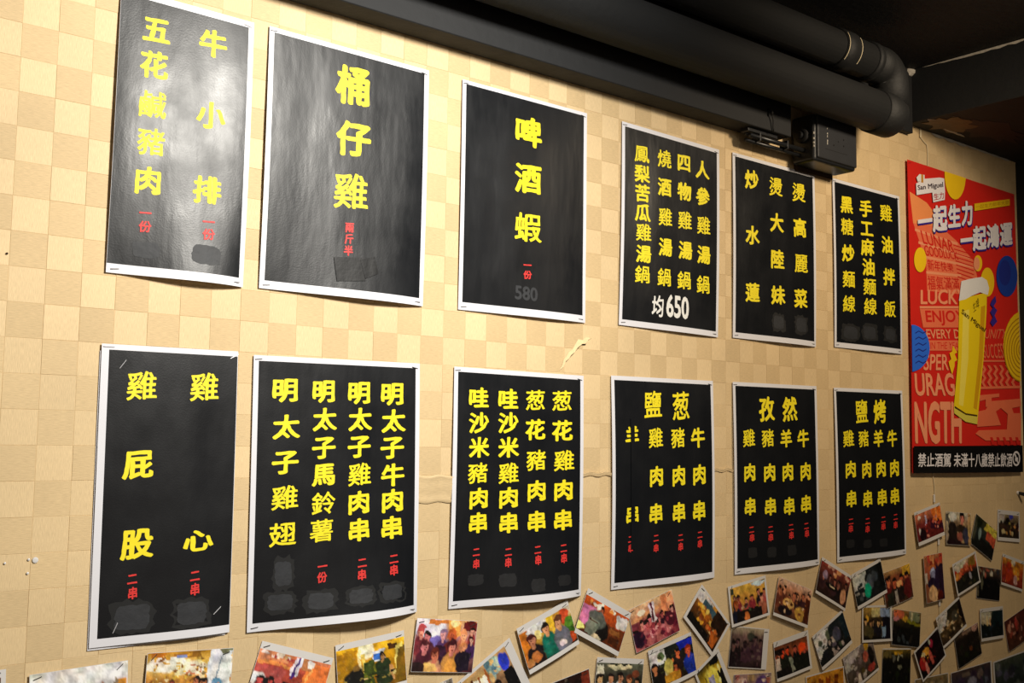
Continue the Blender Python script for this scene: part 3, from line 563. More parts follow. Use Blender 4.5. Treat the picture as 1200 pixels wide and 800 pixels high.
BEER_POSTER = [
 ('poly','word_tower','orange',[(0.0076,0.0865),(0.0922,0.1036),(0.1568,0.1416),(0.1324,0.2046),(0.0218,0.1704)]),
 ('poly','word_tower','deeppeach',[(0.0218,0.1704),(0.1606,0.1602),(0.2411,0.1878),(0.3331,0.2326),(0.3551,0.2795),(0.3541,0.3019),(0.2685,0.3109),(0.2582,0.3386),(0.0841,0.3467),(0.0822,0.2745),(0.05,0.2155)]),
 ('poly','word_band','peach',[(0.0298,0.1833),(0.2501,0.194),(0.2498,0.2013),(0.0296,0.1903)]),
 ('poly','word_band','peach',[(0.0457,0.216),(0.3144,0.225),(0.3141,0.2324),(0.0455,0.2231)]),
 ('poly','word_band','peach',[(0.0744,0.2521),(0.342,0.2488),(0.3416,0.2563),(0.0741,0.2591)]),
 ('poly','word_band','peach',[(0.0816,0.2933),(0.2651,0.2821),(0.2648,0.2895),(0.0813,0.3003)]),
 ('poly','word_stripe','red',[(0.2267,0.2019),(0.3391,0.2046),(0.339,0.2076),(0.2266,0.2048)]),
 ('poly','word_stripe','red',[(0.2291,0.2127),(0.3386,0.2161),(0.3385,0.2191),(0.229,0.2156)]),
 ('poly','word_stripe','red',[(0.2314,0.2235),(0.3381,0.2275),(0.338,0.2305),(0.2313,0.2265)]),
 ('poly','word_stripe','red',[(0.2337,0.2344),(0.3376,0.239),(0.3375,0.2419),(0.2336,0.2373)]),
 ('poly','word_stripe','red',[(0.2361,0.2452),(0.3371,0.2504),(0.337,0.2534),(0.2359,0.2482)]),
 ('poly','word_stripe','red',[(0.2384,0.2561),(0.3366,0.2618),(0.3365,0.2648),(0.2383,0.259)]),
 ('poly','word_stripe','red',[(0.2407,0.267),(0.3361,0.2732),(0.336,0.2762),(0.2406,0.2699)]),
 ('poly','word_stripe','red',[(0.2431,0.2778),(0.3356,0.2846),(0.3355,0.2876),(0.2429,0.2807)]),
 ('poly','word_stripe','red',[(0.2454,0.2887),(0.3351,0.296),(0.335,0.299),(0.2453,0.2916)]),
 ('text','lettering','red','LUNAR',[(0.0552,0.1844),(0.2225,0.1927),(0.2305,0.2232),(0.0711,0.2197)],0.01),
 ('text','lettering','red','GOODLUCK',[(0.0711,0.2221),(0.2444,0.2214),(0.2528,0.2423),(0.0787,0.2515)],0.01),
 ('text','lettering','red','新年快樂',[(0.087,0.2599),(0.2201,0.2558),(0.2237,0.2795),(0.0903,0.29)],0.0),
 ('text','lettering','red','福氣滿滿',[(0.0855,0.3045),(0.2507,0.2934),(0.254,0.3269),(0.0885,0.3439)],0.0),
 ('text','lettering','peach','LUCKY',[(0.05,0.3478),(0.2868,0.3211),(0.285,0.3651),(0.0487,0.3872)],0.03),
 ('poly','word_band','peach',[(0.0443,0.3922),(0.2614,0.3721),(0.2612,0.3782),(0.0442,0.398)]),
 ('poly','word_band','deeppeach',[(0.0441,0.3992),(0.2611,0.3794),(0.259,0.4326),(0.0594,0.4485)]),
 ('text','lettering','red','ENJOY',[(0.0695,0.4015),(0.2702,0.3834),(0.2731,0.4266),(0.0766,0.4425)],0.03),
 ('text','lettering','peach','EVERY DAY',[(0.072,0.4521),(0.3056,0.4337),(0.3139,0.4597),(0.0755,0.4772)],0.02),
 ('poly','word_band','deeppeach',[(0.0839,0.4812),(0.2622,0.4683),(0.261,0.4972),(0.083,0.509)]),
 ('text','lettering','red','IN THE YEAR',[(0.0923,0.4853),(0.2573,0.4735),(0.2566,0.4927),(0.0917,0.5038)],0.0),
 ('text','lettering','peach','SPER',[(0.0656,0.5193),(0.1833,0.5118),(0.1861,0.5563),(0.0557,0.5634)],0.02),
 ('text','lettering','peach','URAG',[(0.0116,0.5726),(0.2083,0.5622),(0.2194,0.6253),(0.0159,0.6333)],0.03),
 ('text','lettering','peach','NGTH',[(0.0093,0.6471),(0.2507,0.6383),(0.2459,0.7564),(0.012,0.759)],0.04),
 ('text','lettering','deeppeach','UNITY',[(0.3921,0.4269),(0.5228,0.4165),(0.5009,0.446),(0.386,0.4545)],0.01),
 ('text','lettering','deeppeach','SUCCESS',[(0.3755,0.4724),(0.5002,0.4587),(0.5082,0.5035),(0.3785,0.5115)],0.01),
 ('poly','word_band','deeppeach',[(0.3638,0.5173),(0.5492,0.506),(0.5489,0.5111),(0.3636,0.5222)]),
 ('poly','wave_stroke','deeppeach',[(0.3622,0.532),(0.3761,0.5435),(0.3611,0.5565),(0.375,0.568),(0.36,0.5809),(0.3739,0.5924),(0.3894,0.5917),(0.3754,0.5801),(0.3906,0.5672),(0.3765,0.5557),(0.3917,0.5426),(0.3776,0.5311)]),
 ('poly','wave_stroke','deeppeach',[(0.3962,0.5301),(0.4103,0.5416),(0.395,0.5547),(0.4091,0.5663),(0.3939,0.5793),(0.408,0.5909),(0.4237,0.5902),(0.4095,0.5785),(0.4249,0.5655),(0.4107,0.5539),(0.4261,0.5407),(0.4118,0.5292)]),
 ('poly','wave_stroke','deeppeach',[(0.4306,0.5281),(0.4449,0.5397),(0.4294,0.5529),(0.4437,0.5645),(0.4283,0.5776),(0.4426,0.5893),(0.4585,0.5886),(0.4441,0.5769),(0.4597,0.5637),(0.4453,0.5521),(0.4609,0.5388),(0.4465,0.5272)]),
 ('poly','wave_stroke','deeppeach',[(0.4656,0.5261),(0.4801,0.5377),(0.4644,0.5511),(0.4789,0.5628),(0.4631,0.576),(0.4776,0.5878),(0.4938,0.587),(0.4792,0.5752),(0.4951,0.562),(0.4805,0.5502),(0.4963,0.5369),(0.4817,0.5252)]),
 ('poly','wave_stroke','deeppeach',[(0.501,0.524),(0.5157,0.5358),(0.4998,0.5492),(0.5145,0.561),(0.4985,0.5743),(0.5132,0.5862),(0.5296,0.5854),(0.5148,0.5735),(0.5309,0.5602),(0.5161,0.5483),(0.5322,0.5349),(0.5174,0.5231)]),
 ('poly','wave_stroke','deeppeach',[(0.537,0.522),(0.5519,0.5338),(0.5357,0.5473),(0.5506,0.5592),(0.5344,0.5726),(0.5493,0.5845),(0.5659,0.5838),(0.551,0.5718),(0.5673,0.5584),(0.5523,0.5464),(0.5686,0.5329),(0.5536,0.521)]),
 ('poly','word_band','deeppeach',[(0.3508,0.5935),(0.5923,0.5798),(0.5923,0.5875),(0.3505,0.6007)]),
 ('poly','block_shape','deeppeach',[(0.3497,0.6177),(0.4626,0.6083),(0.4621,0.6182),(0.4173,0.6224),(0.4163,0.6445),(0.3819,0.6505),(0.3829,0.6286),(0.349,0.6347)]),
 ('poly','block_shape','deeppeach',[(0.4119,0.6324),(0.5903,0.6183),(0.5923,0.641),(0.5367,0.648),(0.5462,0.6627),(0.5923,0.6614),(0.5888,0.7424),(0.3776,0.7452),(0.3213,0.7268),(0.3406,0.7169),(0.5028,0.7113),(0.5101,0.6663),(0.4705,0.6501),(0.4401,0.6609),(0.4541,0.6802),(0.4681,0.6996),(0.3315,0.7075),(0.3382,0.664),(0.3816,0.6579)]),
 ('poly','block_notch','red',[(0.4023,0.7352),(0.4169,0.7349),(0.4306,0.7567),(0.411,0.7569)]),
 ('poly','block_notch','red',[(0.4391,0.7346),(0.4539,0.7344),(0.4678,0.7563),(0.4479,0.7565)]),
 ('poly','block_notch','red',[(0.4764,0.734),(0.4915,0.7338),(0.5056,0.7559),(0.4854,0.7561)]),
 ('poly','block_notch','red',[(0.5144,0.7334),(0.5297,0.7332),(0.544,0.7555),(0.5234,0.7557)]),
 ('poly','block_notch','red',[(0.5529,0.7329),(0.5685,0.7326),(0.5829,0.7551),(0.5621,0.7553)]),
 ('poly','yellow_disc','yellow',[(0.1868,0.0),(0.1866,0.0113),(0.1873,0.0256),(0.1905,0.0389),(0.1959,0.0505),(0.2034,0.06),(0.2127,0.0671),(0.2234,0.0713),(0.235,0.0725),(0.247,0.0706),(0.259,0.0657),(0.2704,0.0579),(0.2806,0.0476),(0.2893,0.0353),(0.296,0.0213),(0.3004,0.0065),(0.3023,0.0),(0.3016,0.0)]),
 ('poly','yellow_disc','yellow',[(0.08,0.2631),(0.079,0.2707),(0.0764,0.2782),(0.0725,0.2851),(0.0675,0.291),(0.0615,0.2957),(0.0549,0.299),(0.0481,0.3006),(0.0413,0.3005),(0.035,0.2987),(0.0293,0.2954),(0.0247,0.2906),(0.0213,0.2847),(0.0193,0.2778),(0.0188,0.2705),(0.0197,0.2629),(0.0222,0.2555),(0.026,0.2487),(0.031,0.2427),(0.0369,0.238),(0.0434,0.2346),(0.0503,0.2329),(0.0571,0.2329),(0.0635,0.2346),(0.0692,0.2379),(0.0739,0.2427),(0.0774,0.2487),(0.0795,0.2556)]),
 ('poly','yellow_disc','yellow',[(0.3812,0.2368),(0.3803,0.2421),(0.3783,0.2474),(0.3752,0.2522),(0.3712,0.2564),(0.3664,0.2598),(0.3612,0.2621),(0.3558,0.2633),(0.3504,0.2634),(0.3454,0.2622),(0.3409,0.2599),(0.3373,0.2566),(0.3346,0.2525),(0.333,0.2477),(0.3327,0.2425),(0.3335,0.2372),(0.3355,0.232),(0.3385,0.2272),(0.3425,0.223),(0.3472,0.2196),(0.3524,0.2172),(0.3578,0.2159),(0.3632,0.2159),(0.3683,0.217),(0.3728,0.2193),(0.3765,0.2226),(0.3792,0.2267),(0.3808,0.2315)]),
 ('poly','pale_disc','peach',[(0.367,0.2397),(0.3663,0.2439),(0.3649,0.248),(0.3626,0.2518),(0.3597,0.2551),(0.3563,0.2577),(0.3526,0.2595),(0.3487,0.2604),(0.3448,0.2604),(0.3412,0.2594),(0.338,0.2576),(0.3354,0.255),(0.3335,0.2517),(0.3324,0.2479),(0.3321,0.2438),(0.3327,0.2396),(0.3342,0.2355),(0.3364,0.2317),(0.3393,0.2285),(0.3427,0.2258),(0.3464,0.224),(0.3503,0.2231),(0.3542,0.2231),(0.3578,0.224),(0.361,0.2258),(0.3637,0.2285),(0.3656,0.2318),(0.3667,0.2356)]),
 ('poly','yellow_disc','yellow',[(0.4481,0.2844),(0.4467,0.2941),(0.4433,0.3035),(0.4381,0.3121),(0.4315,0.3195),(0.4237,0.3254),(0.4151,0.3294),(0.4063,0.3313),(0.3975,0.3311),(0.3894,0.3288),(0.3822,0.3245),(0.3763,0.3184),(0.372,0.3108),(0.3695,0.3022),(0.369,0.2929),(0.3704,0.2833),(0.3736,0.274),(0.3787,0.2655),(0.3852,0.258),(0.3929,0.2521),(0.4013,0.248),(0.4102,0.2459),(0.419,0.2459),(0.4273,0.2481),(0.4346,0.2524),(0.4406,0.2585),(0.445,0.2661),(0.4476,0.2749)]),
 ('poly','blue_disc','blue',[(0.5904,0.251),(0.588,0.2651),(0.5825,0.2788),(0.5741,0.2915),(0.5633,0.3024),(0.5507,0.311),(0.5369,0.3169),(0.5226,0.3198),(0.5085,0.3197),(0.4954,0.3165),(0.4838,0.3104),(0.4744,0.3017),(0.4675,0.2909),(0.4635,0.2785),(0.4626,0.2651),(0.4648,0.2514),(0.4701,0.2379),(0.4781,0.2254),(0.4885,0.2145),(0.5009,0.2057),(0.5145,0.1994),(0.5288,0.1961),(0.543,0.1959),(0.5565,0.1989),(0.5684,0.2048),(0.5782,0.2135),(0.5853,0.2245),(0.5895,0.2372)]),
 ('poly','dark_disc','navy',[(0.5497,0.2452),(0.5483,0.2539),(0.5452,0.2624),(0.5405,0.2703),(0.5344,0.277),(0.5272,0.2823),(0.5194,0.286),(0.5113,0.2878),(0.5033,0.2877),(0.4959,0.2857),(0.4893,0.2818),(0.484,0.2764),(0.4801,0.2696),(0.4778,0.2618),(0.4773,0.2533),(0.4786,0.2447),(0.4817,0.2363),(0.4863,0.2285),(0.4923,0.2218),(0.4993,0.2164),(0.5071,0.2126),(0.5152,0.2106),(0.5232,0.2106),(0.5308,0.2126),(0.5375,0.2164),(0.5429,0.2219),(0.5469,0.2287),(0.5492,0.2366)]),
 ('poly','yellow_disc','yellow',[(0.5923,0.4528),(0.5923,0.4771),(0.5923,0.5006),(0.5923,0.5218),(0.5923,0.5398),(0.5923,0.5537),(0.5923,0.5628),(0.5923,0.5668),(0.5773,0.5654),(0.5529,0.5589),(0.5314,0.5477),(0.5139,0.5323),(0.5012,0.5135),(0.4938,0.4921),(0.4921,0.4693),(0.4961,0.4461),(0.5057,0.4235),(0.5205,0.4026),(0.5398,0.3845),(0.5627,0.37),(0.5883,0.3599),(0.5923,0.3549),(0.5923,0.3552),(0.5923,0.3608),(0.5923,0.3717),(0.5923,0.3872),(0.5923,0.4066),(0.5923,0.4289)]),
 ('poly','disc_line','darkgold',[(0.5854,0.569),(0.5615,0.5646),(0.54,0.556),(0.5219,0.5435),(0.5078,0.5278),(0.4985,0.5096),(0.4943,0.4896),(0.4953,0.4688),(0.5016,0.4481),(0.5128,0.4283),(0.5286,0.4105),(0.5483,0.3953),(0.571,0.3836),(0.5923,0.3759),(0.5923,0.3799),(0.5727,0.3873),(0.5511,0.3985),(0.5323,0.413),(0.5171,0.4301),(0.5064,0.449),(0.5003,0.4689),(0.4993,0.4888),(0.5034,0.508),(0.5123,0.5255),(0.5257,0.5406),(0.5431,0.5525),(0.5636,0.5608),(0.5864,0.5649)]),
 ('poly','disc_line','darkgold',[(0.5884,0.5564),(0.5676,0.5527),(0.5488,0.5452),(0.533,0.5343),(0.5207,0.5206),(0.5126,0.5047),(0.5089,0.4873),(0.5098,0.4692),(0.5153,0.4511),(0.5251,0.4339),(0.5389,0.4183),(0.5561,0.4051),(0.5759,0.395),(0.5923,0.3883),(0.5923,0.3924),(0.5776,0.3987),(0.5589,0.4083),(0.5426,0.4208),(0.5294,0.4356),(0.5201,0.452),(0.5148,0.4692),(0.514,0.4865),(0.5175,0.5031),(0.5252,0.5183),(0.5369,0.5313),(0.5519,0.5417),(0.5697,0.5488),(0.5894,0.5523)]),
 ('poly','disc_line','darkgold',[(0.5914,0.5438),(0.5737,0.5407),(0.5577,0.5343),(0.5441,0.5251),(0.5337,0.5134),(0.5267,0.4999),(0.5235,0.485),(0.5243,0.4695),(0.529,0.4541),(0.5375,0.4394),(0.5493,0.4262),(0.5639,0.415),(0.5808,0.4064),(0.5923,0.4008),(0.5923,0.4048),(0.5825,0.4101),(0.5667,0.4182),(0.5529,0.4287),(0.5418,0.4412),(0.5339,0.455),(0.5294,0.4696),(0.5287,0.4842),(0.5316,0.4983),(0.5382,0.5111),(0.548,0.5221),(0.5608,0.5308),(0.5758,0.5368),(0.5923,0.5397)]),
 ('poly','disc_line','darkgold',[(0.5923,0.5312),(0.5798,0.5286),(0.5666,0.5234),(0.5554,0.5158),(0.5467,0.5062),(0.5409,0.495),(0.5383,0.4827),(0.539,0.4699),(0.5429,0.4571),(0.5499,0.445),(0.5596,0.4341),(0.5718,0.4249),(0.5857,0.4178),(0.5923,0.4132),(0.5923,0.4173),(0.5874,0.4215),(0.5745,0.4281),(0.5633,0.4366),(0.5542,0.4468),(0.5477,0.4581),(0.5441,0.47),(0.5435,0.4819),(0.5459,0.4934),(0.5512,0.5038),(0.5593,0.5128),(0.5697,0.5199),(0.5819,0.5247),(0.5923,0.5271)]),
 ('poly','disc_line','darkgold',[(0.5923,0.5185),(0.5859,0.5165),(0.5755,0.5125),(0.5666,0.5065),(0.5598,0.4989),(0.5552,0.49),(0.5532,0.4803),(0.5537,0.4702),(0.5568,0.4602),(0.5623,0.4506),(0.57,0.442),(0.5796,0.4348),(0.5906,0.4292),(0.5923,0.4257),(0.5923,0.4297),(0.5923,0.4329),(0.5824,0.438),(0.5737,0.4446),(0.5667,0.4524),(0.5617,0.4611),(0.5588,0.4703),(0.5584,0.4796),(0.5602,0.4884),(0.5644,0.4965),(0.5706,0.5034),(0.5786,0.5089),(0.5881,0.5126),(0.5923,0.5144)]),
 ('poly','disc_line','darkgold',[(0.5923,0.5058),(0.5921,0.5044),(0.5845,0.5014),(0.578,0.4971),(0.573,0.4916),(0.5696,0.4851),(0.5681,0.478),(0.5685,0.4706),(0.5708,0.4632),(0.5748,0.4563),(0.5805,0.45),(0.5875,0.4447),(0.5923,0.4407),(0.5923,0.4381),(0.5923,0.4421),(0.5923,0.4444),(0.5903,0.4479),(0.5842,0.4526),(0.5792,0.4581),(0.5757,0.4642),(0.5737,0.4707),(0.5733,0.4772),(0.5747,0.4835),(0.5776,0.4891),(0.5819,0.494),(0.5876,0.4979),(0.5923,0.5005),(0.5923,0.5017)]),
 ('poly','disc_line','darkgold',[(0.5923,0.4931),(0.5923,0.4923),(0.5923,0.4904),(0.5894,0.4877),(0.5862,0.4842),(0.5841,0.4801),(0.5831,0.4756),(0.5834,0.471),(0.5848,0.4663),(0.5874,0.4619),(0.591,0.458),(0.5923,0.4547),(0.5923,0.4522),(0.5923,0.4505),(0.5923,0.4546),(0.5923,0.4559),(0.5923,0.4579),(0.5923,0.4606),(0.5918,0.4638),(0.5898,0.4673),(0.5886,0.4711),(0.5884,0.4748),(0.5892,0.4785),(0.5908,0.4818),(0.5923,0.4846),(0.5923,0.4868),(0.5923,0.4883),(0.5923,0.489)]),
 ('poly','blue_disc','brightblue',[(0.0875,0.5018),(0.0846,0.5161),(0.0772,0.5299),(0.0657,0.5426),(0.0506,0.5534),(0.0329,0.5619),(0.0133,0.5675),(0.0,0.5702),(0.0,0.5697),(0.0,0.5662),(0.0,0.5598),(0.0,0.5509),(0.0,0.54),(0.0,0.5275),(0.0,0.514),(0.0,0.5003),(0.0,0.4869),(0.0,0.4745),(0.0,0.4636),(0.0,0.4549),(0.0,0.4488),(0.0,0.4456),(0.0171,0.4455),(0.0364,0.4486),(0.0538,0.4547),(0.0683,0.4636),(0.0791,0.4748),(0.0856,0.4878)]),
 ('poly','disc_line','navy',[(0.0169,0.4656),(0.0338,0.4586),(0.0547,0.4627),(0.0719,0.4556),(0.0718,0.4586),(0.0546,0.4659),(0.0337,0.4615),(0.0168,0.4688)]),
 ('poly','disc_line','navy',[(0.0164,0.4816),(0.0333,0.4746),(0.0542,0.4788),(0.0714,0.4718),(0.0713,0.4748),(0.0541,0.482),(0.0332,0.4776),(0.0163,0.4848)]),
 ('poly','disc_line','navy',[(0.0159,0.4975),(0.0328,0.4906),(0.0537,0.4949),(0.0709,0.4879),(0.0708,0.4909),(0.0536,0.4981),(0.0327,0.4936),(0.0158,0.5007)]),
 ('poly','disc_line','navy',[(0.0154,0.5135),(0.0323,0.5066),(0.0532,0.511),(0.0703,0.5041),(0.0702,0.5071),(0.0531,0.5142),(0.0322,0.5096),(0.0154,0.5166)]),
 ('poly','disc_line','navy',[(0.015,0.5294),(0.0318,0.5226),(0.0527,0.527),(0.0698,0.5202),(0.0697,0.5232),(0.0525,0.5302),(0.0317,0.5256),(0.0149,0.5326)]),
 ('poly','disc_line','navy',[(0.0145,0.5453),(0.0313,0.5386),(0.0521,0.543),(0.0693,0.5363),(0.0692,0.5393),(0.052,0.5462),(0.0312,0.5416),(0.0144,0.5484)]),
 ('poly','bolt_mark','yellow',[(0.2067,0.4866),(0.2286,0.5041),(0.2148,0.5097),(0.2278,0.5255),(0.214,0.5311),(0.2135,0.543),(0.1991,0.5673),(0.1865,0.5445),(0.1825,0.533),(0.1962,0.5251),(0.1879,0.5091),(0.2015,0.5035)]),
 ('poly','bolt_mark','purple',[(0.4306,0.3389),(0.4512,0.3243),(0.4554,0.3416),(0.4398,0.3556),(0.4593,0.3663),(0.4435,0.3828),(0.4577,0.3991),(0.4319,0.4162),(0.4176,0.405),(0.4332,0.3887),(0.419,0.375),(0.4345,0.3611),(0.4201,0.3524)]),
 ('poly','beer_glass','beer',[(0.246,0.3543),(0.4019,0.3193),(0.3969,0.3744),(0.3737,0.5118),(0.3442,0.6349),(0.3295,0.7003),(0.2668,0.6947),(0.2063,0.6727),(0.2046,0.6587),(0.2326,0.5205)]),
 ('poly','beer_highlight','beerlight',[(0.2655,0.3862),(0.2985,0.3784),(0.288,0.5171),(0.2547,0.6524),(0.232,0.6484),(0.2509,0.5194)]),
 ('poly','beer_shadow','amber',[(0.3658,0.3649),(0.3904,0.3577),(0.3688,0.5121),(0.3289,0.6595),(0.3102,0.6553),(0.3448,0.5136)]),
 ('poly','glass_foot','palebeer',[(0.2047,0.654),(0.2676,0.6733),(0.3305,0.6763),(0.3295,0.7003),(0.2668,0.6947),(0.2063,0.6727)]),
 ('poly','glass_foot_line','brown',[(0.2093,0.6527),(0.2677,0.6709),(0.3306,0.6739),(0.3304,0.6787),(0.2675,0.6757),(0.2091,0.6586)]),
 ('poly','beer_foam','foam',[(0.2435,0.3593),(0.2596,0.3021),(0.2926,0.2937),(0.326,0.2864),(0.3745,0.2774),(0.4035,0.2842),(0.4149,0.3055),(0.4065,0.3263),(0.3628,0.3232),(0.3143,0.3379),(0.2809,0.3509)]),
 ('text','lettering','brown','San Miguel',[(0.2611,0.3794),(0.3922,0.4244),(0.3769,0.4404),(0.2512,0.3971)],0.03),
 ('text','lettering','brown','生啤',[(0.318,0.362),(0.3526,0.3366),(0.356,0.3683),(0.3218,0.3861)],0.0),
 ('poly','headline_shadow','purple',[(0.0414,0.1641),(0.1151,0.1476),(0.1147,0.1584),(0.0411,0.1747)]),
 ('poly','headline_shadow','purple',[(0.2624,0.1862),(0.3338,0.1718),(0.3333,0.1831),(0.262,0.1973)]),
 ('text','headline_shadow','purple','起',[(0.1215,0.1145),(0.1933,0.0989),(0.1906,0.1717),(0.119,0.1861)],0.055),
 ('text','headline_shadow','purple','生',[(0.2003,0.0998),(0.2676,0.0853),(0.265,0.152),(0.1979,0.1655)],0.055),
 ('text','headline_shadow','purple','力',[(0.2747,0.0784),(0.3369,0.0649),(0.3339,0.1351),(0.2719,0.1477)],0.055),
 ('text','headline_shadow','purple','起',[(0.3351,0.1416),(0.4088,0.1268),(0.4055,0.1978),(0.3321,0.2114)],0.055),
 ('text','headline_shadow','purple','鴻',[(0.4148,0.1253),(0.4858,0.111),(0.4824,0.1806),(0.4116,0.1938)],0.055),
 ('text','headline_shadow','purple','運',[(0.4941,0.109),(0.5675,0.0943),(0.5638,0.165),(0.4906,0.1787)],0.055),
 ('poly','headline_lettering','white',[(0.039,0.1598),(0.1126,0.1432),(0.1123,0.154),(0.0387,0.1704)]),
 ('poly','headline_lettering','white',[(0.2598,0.1817),(0.3311,0.1672),(0.3306,0.1785),(0.2594,0.1927)]),
 ('text','headline_lettering','white','起',[(0.1181,0.1102),(0.1899,0.0946),(0.1872,0.1674),(0.1157,0.1818)],0.055),
 ('text','headline_lettering','white','生',[(0.1969,0.0955),(0.2641,0.0809),(0.2614,0.1476),(0.1944,0.1612)],0.055),
 ('text','headline_lettering','white','力',[(0.2711,0.074),(0.3333,0.0605),(0.3303,0.1307),(0.2683,0.1433)],0.055),
 ('text','headline_lettering','white','起',[(0.3314,0.1372),(0.405,0.1223),(0.4018,0.1932),(0.3285,0.207)],0.055),
 ('text','headline_lettering','white','鴻',[(0.411,0.1208),(0.4819,0.1064),(0.4786,0.176),(0.4079,0.1893)],0.055),
 ('text','headline_lettering','white','運',[(0.4902,0.1044),(0.5635,0.0896),(0.5598,0.1603),(0.4868,0.1741)],0.055),
 ('poly','yellow_ribbon','yellow',[(0.3426,0.0685),(0.5533,0.0216),(0.5523,0.0413),(0.3416,0.0899)]),
 ('text','lettering','darkgold','一起生力新年大發',[(0.3497,0.0711),(0.5478,0.0266),(0.5472,0.0387),(0.3491,0.0832)],0.0),
 ('poly','logo_banner','white',[(0.0336,0.0611),(0.077,0.0409),(0.1565,0.0237),(0.179,0.0223),(0.1822,0.0582),(0.179,0.0829),(0.1185,0.0995),(0.115,0.0726),(0.0348,0.0926)]),
 ('poly','logo_crest','foam',[(0.0363,0.0442),(0.0515,0.0322),(0.0773,0.0301),(0.0769,0.0444),(0.0423,0.055)]),
 ('poly','logo_crest','gold',[(0.0601,0.0307),(0.0708,0.0312),(0.0701,0.0527),(0.0594,0.0545)]),
 ('text','logo_lettering','logotype','San Miguel',[(0.0399,0.0648),(0.1719,0.0332),(0.1734,0.0523),(0.0414,0.0822)],0.03),
 ('text','logo_lettering','logored','生力',[(0.1206,0.0753),(0.1754,0.0605),(0.176,0.0797),(0.1213,0.0943)],0.02),
 ('poly','warning_strip','black',[(0.0,0.7647),(0.5923,0.7565),(0.5923,0.8349),(0.0,0.8349)]),
 ('text','warning_lettering','white','禁',[(0.0203,0.7824),(0.0583,0.7821),(0.0571,0.8181),(0.0192,0.8192)],0.02),
 ('text','warning_lettering','white','止',[(0.0603,0.7821),(0.099,0.7819),(0.0977,0.8182),(0.0591,0.8193)],0.02),
 ('text','warning_lettering','white','酒',[(0.101,0.7819),(0.1404,0.7816),(0.1391,0.8183),(0.0997,0.8194)],0.02),
 ('text','warning_lettering','white','駕',[(0.1425,0.7816),(0.1826,0.7814),(0.1812,0.8184),(0.1411,0.8194)],0.02),
 ('text','warning_lettering','white','未',[(0.1963,0.7813),(0.233,0.7811),(0.2315,0.8185),(0.1948,0.8196)],0.02),
 ('text','warning_lettering','white','滿',[(0.2349,0.7811),(0.2705,0.7809),(0.269,0.8185),(0.2334,0.8196)],0.02),
 ('text','warning_lettering','white','十',[(0.2724,0.7808),(0.3072,0.7806),(0.3056,0.8186),(0.2708,0.8197)],0.02),
 ('text','warning_lettering','white','八',[(0.3091,0.7806),(0.3436,0.7804),(0.3419,0.8187),(0.3074,0.8198)],0.02),
 ('text','warning_lettering','white','歲',[(0.3454,0.7804),(0.3804,0.7802),(0.3786,0.8188),(0.3436,0.8199)],0.02),
 ('text','warning_lettering','white','禁',[(0.3822,0.7802),(0.4173,0.78),(0.4155,0.8188),(0.3804,0.82)],0.02),
 ('text','warning_lettering','white','止',[(0.4192,0.78),(0.4539,0.7798),(0.452,0.8189),(0.4173,0.82)],0.02),
 ('text','warning_lettering','white','飲',[(0.4557,0.7797),(0.4899,0.7795),(0.488,0.819),(0.4537,0.8201)],0.02),
 ('text','warning_lettering','white','酒',[(0.4918,0.7795),(0.5255,0.7793),(0.5235,0.819),(0.4897,0.8202)],0.02),
 ('poly','warning_roundel','white',[(0.5735,0.7953),(0.5726,0.8002),(0.5706,0.8049),(0.5675,0.8091),(0.5635,0.8126),(0.5589,0.8152),(0.5538,0.8168),(0.5484,0.8173),(0.5432,0.8168),(0.5383,0.8152),(0.534,0.8125),(0.5304,0.8091),(0.5278,0.8049),(0.5263,0.8003),(0.526,0.7955),(0.5268,0.7906),(0.5288,0.786),(0.5318,0.7818),(0.5357,0.7783),(0.5404,0.7757),(0.5454,0.774),(0.5508,0.7734),(0.556,0.7739),(0.561,0.7755),(0.5654,0.7781),(0.569,0.7816),(0.5716,0.7858),(0.5731,0.7904)]),
 ('poly','warning_roundel','black',[(0.5672,0.7953),(0.5666,0.7989),(0.5651,0.8023),(0.5628,0.8053),(0.5599,0.8079),(0.5565,0.8098),(0.5527,0.811),(0.5488,0.8114),(0.5449,0.811),(0.5412,0.8098),(0.538,0.8079),(0.5354,0.8054),(0.5335,0.8023),(0.5324,0.799),(0.5321,0.7954),(0.5327,0.7919),(0.5342,0.7885),(0.5364,0.7855),(0.5393,0.783),(0.5427,0.781),(0.5465,0.7798),(0.5504,0.7794),(0.5543,0.7798),(0.558,0.781),(0.5612,0.7828),(0.5639,0.7854),(0.5658,0.7884),(0.567,0.7918)]),
 ('poly','warning_roundel','white',[(0.5374,0.783),(0.5452,0.7817),(0.5625,0.8066),(0.5556,0.8086)]),
 ('poly','warning_roundel','white',[(0.5403,0.7954),(0.5601,0.7916),(0.5586,0.8011),(0.544,0.8041)]),
]

